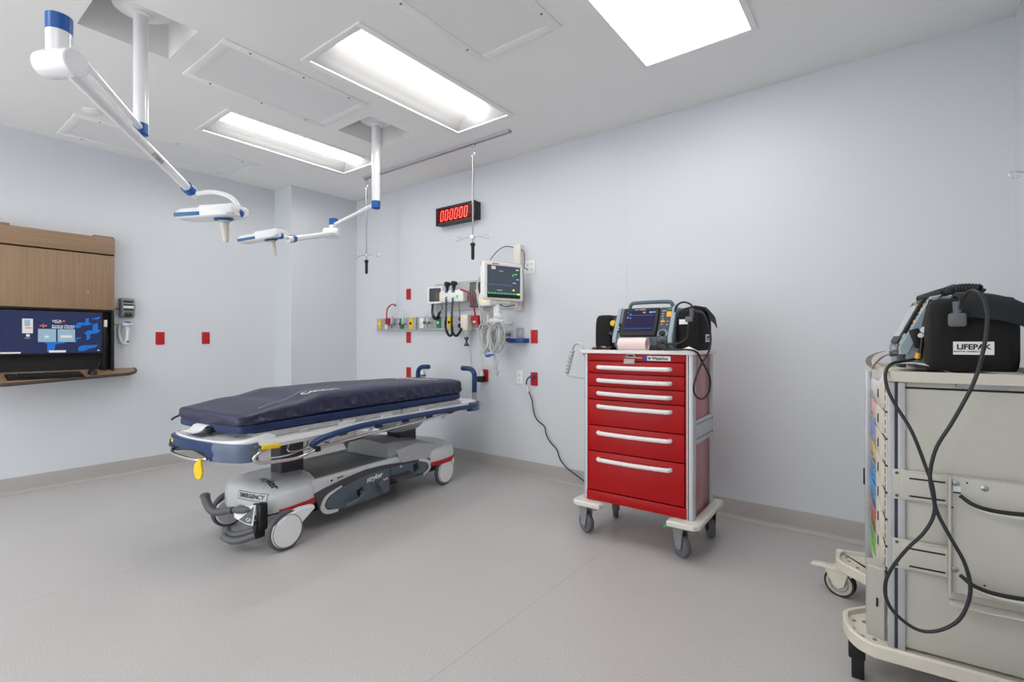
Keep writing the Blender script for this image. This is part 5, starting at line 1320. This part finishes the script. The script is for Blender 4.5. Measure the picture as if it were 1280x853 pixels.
def cable(label, loc, pts, r, mt='cord_black', n=6):
    o = MB().tube([Vector(p) - Vector(loc) for p in pts], r, 8, smooth=n).obj('defibrillator_cable', mt); o.location = loc
    return tag(o, label, 'cable', 'black defibrillator cables')
cable('black cable looping down the right side of the red cart', (-1.04, 2.76, 1.18),
      [(-1.045, 2.755, 1.185), (-1.02, 2.71, 1.165), (-.96, 2.66, 1.150), (-.90, 2.655, 1.146), (-.85, 2.66, 1.147), (-.81, 2.68, 1.135), (-.795, 2.73, 1.08), (-.79, 2.83, 1.01), (-.79, 2.86, .96), (-.79, 2.83, .905), (-.79, 2.71, .883),
       (-.79, 2.60, .91), (-.79, 2.565, .95), (-.79, 2.60, 1.005), (-.79, 2.70, 1.07), (-.785, 2.82, 1.14), (-.785, 2.85, 1.22), (-.79, 2.81, 1.29), (-.81, 2.80, 1.345), (-.86, 2.80, 1.36)], .0055)
o = cable('black cable arching from the red cart defibrillator over to its bag', (-.975, 2.8, 1.35),
      [(-1.035, 2.77, 1.20), (-1.0, 2.76, 1.178), (-.94, 2.775, 1.18), (-.90, 2.79, 1.21), (-.89, 2.79, 1.26), (-.885, 2.79, 1.32), (-.882, 2.79, 1.35)], .0055)
o = cable('short black cable arching over the right shoulder of the red cart defibrillator', (-.99, 2.83, 1.36),
      [(-.985, 2.85, 1.365), (-.965, 2.82, 1.395), (-.925, 2.8, 1.413), (-.885, 2.8, 1.403), (-.865, 2.8, 1.375), (-.868, 2.79, 1.35)], .0055)
m = MB(); m.cyl((0, 0, 0), (0, 0, -.05), .012, .009); m.box((-.015, 0, -.06), (.04, .025, .03), .006); o = m.obj('cable_connector', 'caster_grey'); o.location = (-.868, 2.785, 1.375)
tag(o, 'grey cable connector on the front of the red cart right-hand bag', 'connector')

# ------------------------------------------------------------------ beige cart
BC = thing('beige_cart', 'tall beige supply cart with open slatted end at the right edge', 'cart', (0.0, 2.10, 0), math.radians(4.5))
L_, D_ = .455, .74
m = MB(); m.bb(.03, L_ - .02, .012, D_ - .02, .17, 1.045, .002); m.obj('body', 'beige', BC)
m = MB(); m.bb(.045, L_, .004, .016, 1.043, 1.062, .001); hs = m.obj('header_strip', 'beige_dark', BC)
m = MB(); m.prism(rrect(.125, .014, .006, cx=.235, cy=1.053), 1, .0, .008, .001); m.obj('grip_slot', 'steel', hs)
m = MB(); m.bb(.045, L_, .009, .014, 1.036, 1.043); m.obj('shadow_gap', 'black', BC)
m = MB(); m.bb(.045, L_, .006, .014, .17, 1.036, .001); m.obj('side_panel', 'beige', BC)
for (x0, x1) in ((.0, .018), (.027, .046)):
    m = MB(); m.bb(x0, x1, -.004, .02, .14, 1.058, .002); m.obj('post_rail', 'alu', BC)
m = MB(); m.bb(.016, .029, .004, .012, .14, 1.058); m.obj('post_groove', 'gauge_dark', BC)
m = MB(); m.bb(-.028, -.004, D_ - .04, D_, .16, 1.058, .004); m.obj('corner_post', 'alu', BC)
# top with rounded rim
m = MB(); O_ = rrect(L_ + .015, D_ + .03, .03, cx=L_ / 2 + .0, cy=D_ / 2); I_ = rrect(L_ - .02, D_ - .005, .02, cx=L_ / 2, cy=D_ / 2)
m.rings([[(a, b, z) for a, b in q] for q, z in ((I_, 1.062), (O_, 1.060), (O_, 1.064), (O_, 1.087), ([(a * .998, b * .998) for a, b in O_], 1.094), (I_, 1.094), (I_, 1.076))]); m.obj('worktop', 'beige_rim', BC)
# open end: slotted strips, shelves and coloured bins seen edge on
m = MB(); m.bb(-.004, .006, .02, .10, .42, 1.04, .001); ss = m.obj('slotted_strip', 'beige_rim', BC)
m = MB()
for k in range(22): m.bb(-.0055, -.003, .032, .037, .43 + k * .028, .448 + k * .028)
m.obj('slots', 'clock_case', ss)
cols = ['bin_white', 'bin_pink', 'bin_blue', 'bin_tan', 'bin_sky', 'bin_sky', 'bin_red', 'bin_green', 'bin_white']
for k in range(9):
    z1 = 1.045 - k * .092; z0 = z1 - .092
    m = MB(); m.bb(-.012, .028, .10, .34, z0 + .004, z1 - .004, .003); dw = m.obj('drawer', 'beige_rim', BC)
    m = MB(); m.bb(-.0145, -.01, .20, .215, z0 + .03, z1 - .03); m.obj('drawer_slot', 'ink', dw)
    m = MB(); m.bb(-.006, .02, .34, D_ - .04, z0 + .012, z1 - .02, .004); m.obj('bin', cols[k], BC)
    m = MB(); m.tube([(-.0, .34, z0 + .01), (-.010, .42, z0 + .008), (-.013, .52, z0 + .01), (-.010, .62, z0 + .012), (.0, .69, z0 + .014)], .0045, 8, smooth=4); m.obj('bin_rail', 'steel' if k not in (4, 7) else 'bin_green' if k == 7 else 'bin_sky', BC)
    if k < 8:
        m = MB(); m.bb(-.006, .006, .01, .10, z0 - .0025, z0 + .0025); m.obj('shelf_edge', 'clock_case', BC)
# brackets on the near side
for z in (.7165, .485):
    m = MB(); m.bb(.012, L_, -.010, -.003, z - .05, z + .05, .002); m.bb(.035, L_, -.018, -.009, z - .045, z + .045, .002); br = m.obj('side_bracket', 'beige', BC)
    for dz in (.026, -.032):
        m = MB(); m.bb(.055, .145, -.0195, -.017, z + dz - .0025, z + dz + .0025); m.obj('slot', 'ink', br)
    for dz in (.038, -.038):
        m = MB(); m.lathe([(.005, 0), (.004, -.003), (0, -.0035)], (.023, -.01, z + dz), (0, 1, 0), 10); m.obj('screw', 'gauge_brass', br)
m = MB(); m.bb(.15, L_ + .01, -.030, -.018, .40, .765, .003); m.bb(.15, .156, -.042, -.018, .385, .765, .001); m.prism([(.15, -.075), (.19, -.075), (L_ + .01, -.055), (L_ + .01, -.02), (.15, -.02)], 2, .372, .378, .001); bp_ = m.obj('glove_box_holder', 'beige', BC)
for x, z in ((.168, .748), (.235, .742), (.165, .475)):
    m = MB(); m.lathe([(.008, 0), (.009, -.003), (.005, -.006), (0, -.006)], (x, -.03, z), (0, 1, 0), 12); m.obj('screw', 'steel', bp_)
m = MB()
for x, z in ((.195, .752), (.16, .67), (.195, .455), (.235, .442)): m.lathe([(.0028, 0), (.0028, -.001), (0, -.001)], (x, -.0301, z), (0, 1, 0), 10)
m.obj('screw_holes', 'ink', bp_)
m = MB(); m.bb(.162, .180, -.0312, -.0298, .72, .738); st1 = m.obj('sticker', 'label_white', bp_)
m = MB(); m.bb(.162, .180, -.0316, -.0298, .716, .7205); m.obj('sticker_band', 'ink', st1)
for z in (.715, .468):
    m = MB(); m.tube([(.175, -.052, z), (.20, -.066, z - .018), (.24, -.075, z - .027), (.30, -.078, z - .026), (.36, -.075, z - .018), (.42, -.06, z)], .0062, 10, smooth=5); hk = m.obj('elastic_band', 'black_rubber', bp_)
    m = MB(); m.tube([(.178, -.05, z - .008), (.21, -.066, z - .028), (.25, -.074, z - .036), (.31, -.076, z - .036), (.38, -.07, z - .026)], .0055, 8, smooth=5); m.obj('band_lip', 'beige_rim', bp_)
# base tray with two outrigger arms
m = MB()
tray = [(-.04, -.050), (.46, -.050), (.465, -.03), (.46, D_ + .06), (-.09, D_ + .06), (-.125, D_ + .04), (-.14, D_ - .0), (-.135, D_ - .09), (-.07, D_ - .17), (-.015, D_ - .24), (-.008, .38), (-.015, .28), (-.06, .23), (-.115, .17), (-.125, .12), (-.115, .04), (-.085, -.02)]
ti = MB()
def ins(q, d):
    n = len(q); out = []
    for i in range(n):
        p0, p1, p2 = Vector(q[i - 1]), Vector(q[i]), Vector(q[(i + 1) % n]); e1 = (p1 - p0).normalized(); e2 = (p2 - p1).normalized()
        b = Vector((-e1.y - e2.y, e1.x + e2.x)).normalized(); k = d / max(.5, b.dot(Vector((-e1.y, e1.x)))); out.append((p1.x + b.x * k, p1.y + b.y * k))
    return out
tr = [(v.x, v.y) for v in catmull([Vector((a, b, 0)) for a, b in tray + tray[:1]], 3)[:-1]]
m.rings([[(a, b, z) for a, b in q] for q, z in ((ins(tr, .01), .128), (tr, .134), (tr, .172), (ins(tr, .006), .178), (ins(tr, .016), .176), (ins(tr, .018), .160))]); m.obj('base_tray', 'beige_rim', BC)
m = MB()
for x, y in ((-.095, .06), (-.07, .02), (-.06, .13), (-.035, .02), (-.09, .12), (-.115, .66), (-.09, .70), (-.06, .64), (-.1, .74)): m.lathe([(.007, .16), (.006, .164), (0, .164)], (x, y, 0), seg=12)
m.obj('tray_bolts', 'steel', BC)
m = MB(); m.prism([(-.055, .05), (-.008, .03), (.0, .035), (.0, .14), (-.055, .12)], 2, .155, .405, .003); m.obj('end_housing', 'beige_dark', BC)
m = MB(); m.bb(-.03, -.024, .035, .041, .27, .30); m.obj('housing_slot', 'ink', BC)
# casters
caster(BC, -.125, D_ - .06, .062, math.radians(70), 'beige_rim', 'beige_dark', False, .135)
m = MB(); m.lathe([(.054, -.0162), (.0625, -.0165), (.0635, 0), (.0625, .0165), (.054, .0162)], (-.125, D_ - .06, .0625), (math.cos(math.radians(70)), math.sin(math.radians(70)), 0), 36, False); m.obj('tyre', 'black_rubber', BC)
m = MB(); T = Matrix.Translation((-.125, D_ - .06, 0)) @ Matrix.Rotation(math.radians(70), 4, 'Z'); m.T = T
fn = [(.0 + .072 * math.cos(a), .0625 + .072 * math.sin(a)) for a in [math.radians(d) for d in range(40, 141, 10)]]
m.rings([[(x, y, z) for y, z in fn + [(y * .93, .0625 + (z - .0625) * .93) for y, z in fn[::-1]]] for x in (-.026, .026)])
m.box((0, .085, .118), (.045, .07, .014), .005, (-.15, 0, 0)); m.obj('caster_fender', 'beige_rim', BC)
m = MB(); m.box((-.085, .045, .105), (.05, .045, .07), .006); m.box((-.082, .045, .045), (.038, .036, .09), .005); m.obj('caster_stem', 'black', BC)
m = MB(); m.box((-.028, D_ - .0, .56), (.012, .02, .075), .003); m.obj('end_handle', 'black', BC)
m = MB(); m.box((-.008, .012, 1.07), (.016, .004, .05), .001, (0, .5, 0)); m.obj('cable_tag', 'label_white', BC)
caster(BC, .38, .03, .062, math.radians(40), 'beige_rim', 'beige_dark', False, .135); caster(BC, .38, .68, .062, math.radians(-30), 'beige_rim', 'beige_dark', False, .135)

# IV pole clamped to the far end of the cart; only a hook shows
t = thing('iv_pole', 'chrome IV pole hook poking in at the right edge against the wall', 'iv pole', (.42, 2.34, 1.094), math.radians(209))
m = MB(); m.lathe([(.03, 0), (.03, .012), (.012, .02), (.009, .03)]); m.cyl((0, 0, .02), (0, 0, .66), .008); m.obj('pole', 'chrome', t)
for s in (-1, 1):
    m = MB(); m.tube([(0, 0, .66), (s * .03, 0, .665), (s * .05, 0, .662)] if s < 0 else [(0, 0, .655), (.04, .0, .655), (.085, -.01, .663), (.108, -.008, .658), (.113, .0, .648), (.104, .003, .638), (.090, .0, .642), (.088, -.004, .652)], .0028, 8, smooth=5); m.obj('bag_hook', 'chrome', t)
# cord, strip and pack on the beige cart
cable('long black cable looping down the front of the beige cart', (.168, 2.0, 1.30),
      [(.185, 2.13, 1.30), (.19, 2.10, 1.335), (.205, 2.06, 1.352), (.222, 2.03, 1.335), (.232, 2.02, 1.296), (.234, 2.02, 1.248), (.225, 2.015, 1.164), (.202, 2.005, 1.067), (.157, 2.0, .953), (.119, 2.0, .867), (.104, 2.0, .784), (.11, 2.0, .722), (.123, 2.0, .662), (.155, 2.0, .59), (.183, 2.0, .529), (.196, 2.0, .46), (.187, 2.0, .396), (.163, 2.0, .342), (.117, 2.0, .30), (.070, 2.0, .29), (.020, 2.0, .32), (-.004, 2.0, .362), (-.006, 2.0, .413), (.012, 2.0, .469), (.05, 2.0, .539), (.09, 2.0, .599), (.114, 2.01, .66), (.112, 2.02, .735), (.096, 2.03, .795), (.061, 2.04, .905), (.017, 2.055, .991), (-.002, 2.065, 1.042), (-.006, 2.085, 1.09), (.01, 2.12, 1.118), (.045, 2.20, 1.125), (.075, 2.27, 1.13)], .0052)
m = MB(); m.cyl((0, 0, 0), (0, 0, -.042), .012, .010, 14); m.box((0, 0, -.06), (.045, .03, .045), .008); o = m.obj('cable_connector', 'caster_grey'); o.location = (.18, 2.16, 1.325)
tag(o, 'grey cable connector beside the flap of the labelled black bag', 'connector')
t = thing('paper_strip', 'curled pink and white paper strip on the near left corner of the beige cart', 'paper strip', (-0.01, 2.42, 1.077), math.radians(-10))
def ribbon(pts, w0, matn, name):
    P_ = catmull([Vector(p) for p in pts], 8); m = MB()
    m.rings([[(p.x, p.y, p.z), (p.x + w0[0], p.y + w0[1], p.z + w0[2]), (p.x + w0[0], p.y + w0[1], p.z + w0[2] + .0012), (p.x, p.y, p.z + .0012)] for p in P_]); m.obj(name, matn, t)
ribbon([(.09, .0, .055), (.05, -.005, .075), (.0, .0, .08), (-.045, .005, .065), (-.065, .01, .04), (-.055, .01, .012), (-.03, .012, .004)], (.01, .05, 0), 'paper_white', 'strip')
ribbon([(.08, -.03, .06), (.04, -.035, .072), (.0, -.03, .06), (-.03, -.02, .03), (-.04, -.02, .005)], (.006, .02, 0), 'foam_pink', 'strip')
ribbon([(.03, -.14, .018), (.06, -.15, .035), (.11, -.16, .038), (.16, -.17, .03), (.21, -.18, .012)], (.0, .09, 0.0), 'paper_pink', 'strip')
t = thing('power_pack', 'dark pack lying behind the labelled bag at the right edge', 'pack', (.40, 2.225, 1.079), math.radians(4))
m = MB(); m.box((0, 0, .03), (.08, .12, .06), .012); m.obj('case', 'flap_fabric', t)
m = MB(); m.box((0, -.0, .063), (.05, .08, .006), .003); m.obj('lid', 'black', t)
# ------------------------------------------------------------------ view
SC.view_settings.view_transform = 'Standard'; SC.view_settings.look = 'None'; SC.view_settings.gamma = 1.0
SC.view_settings.use_curve_mapping = False; SC.view_settings.exposure = 0.62
w = bpy.data.worlds.new('world'); w.use_nodes = True; SC.world = w
w.node_tree.nodes['Background'].inputs[0].default_value = (.96, .98, 1, 1); w.node_tree.nodes['Background'].inputs[1].default_value = 1.8  # bright world added as fill, entering through the opening behind the viewer
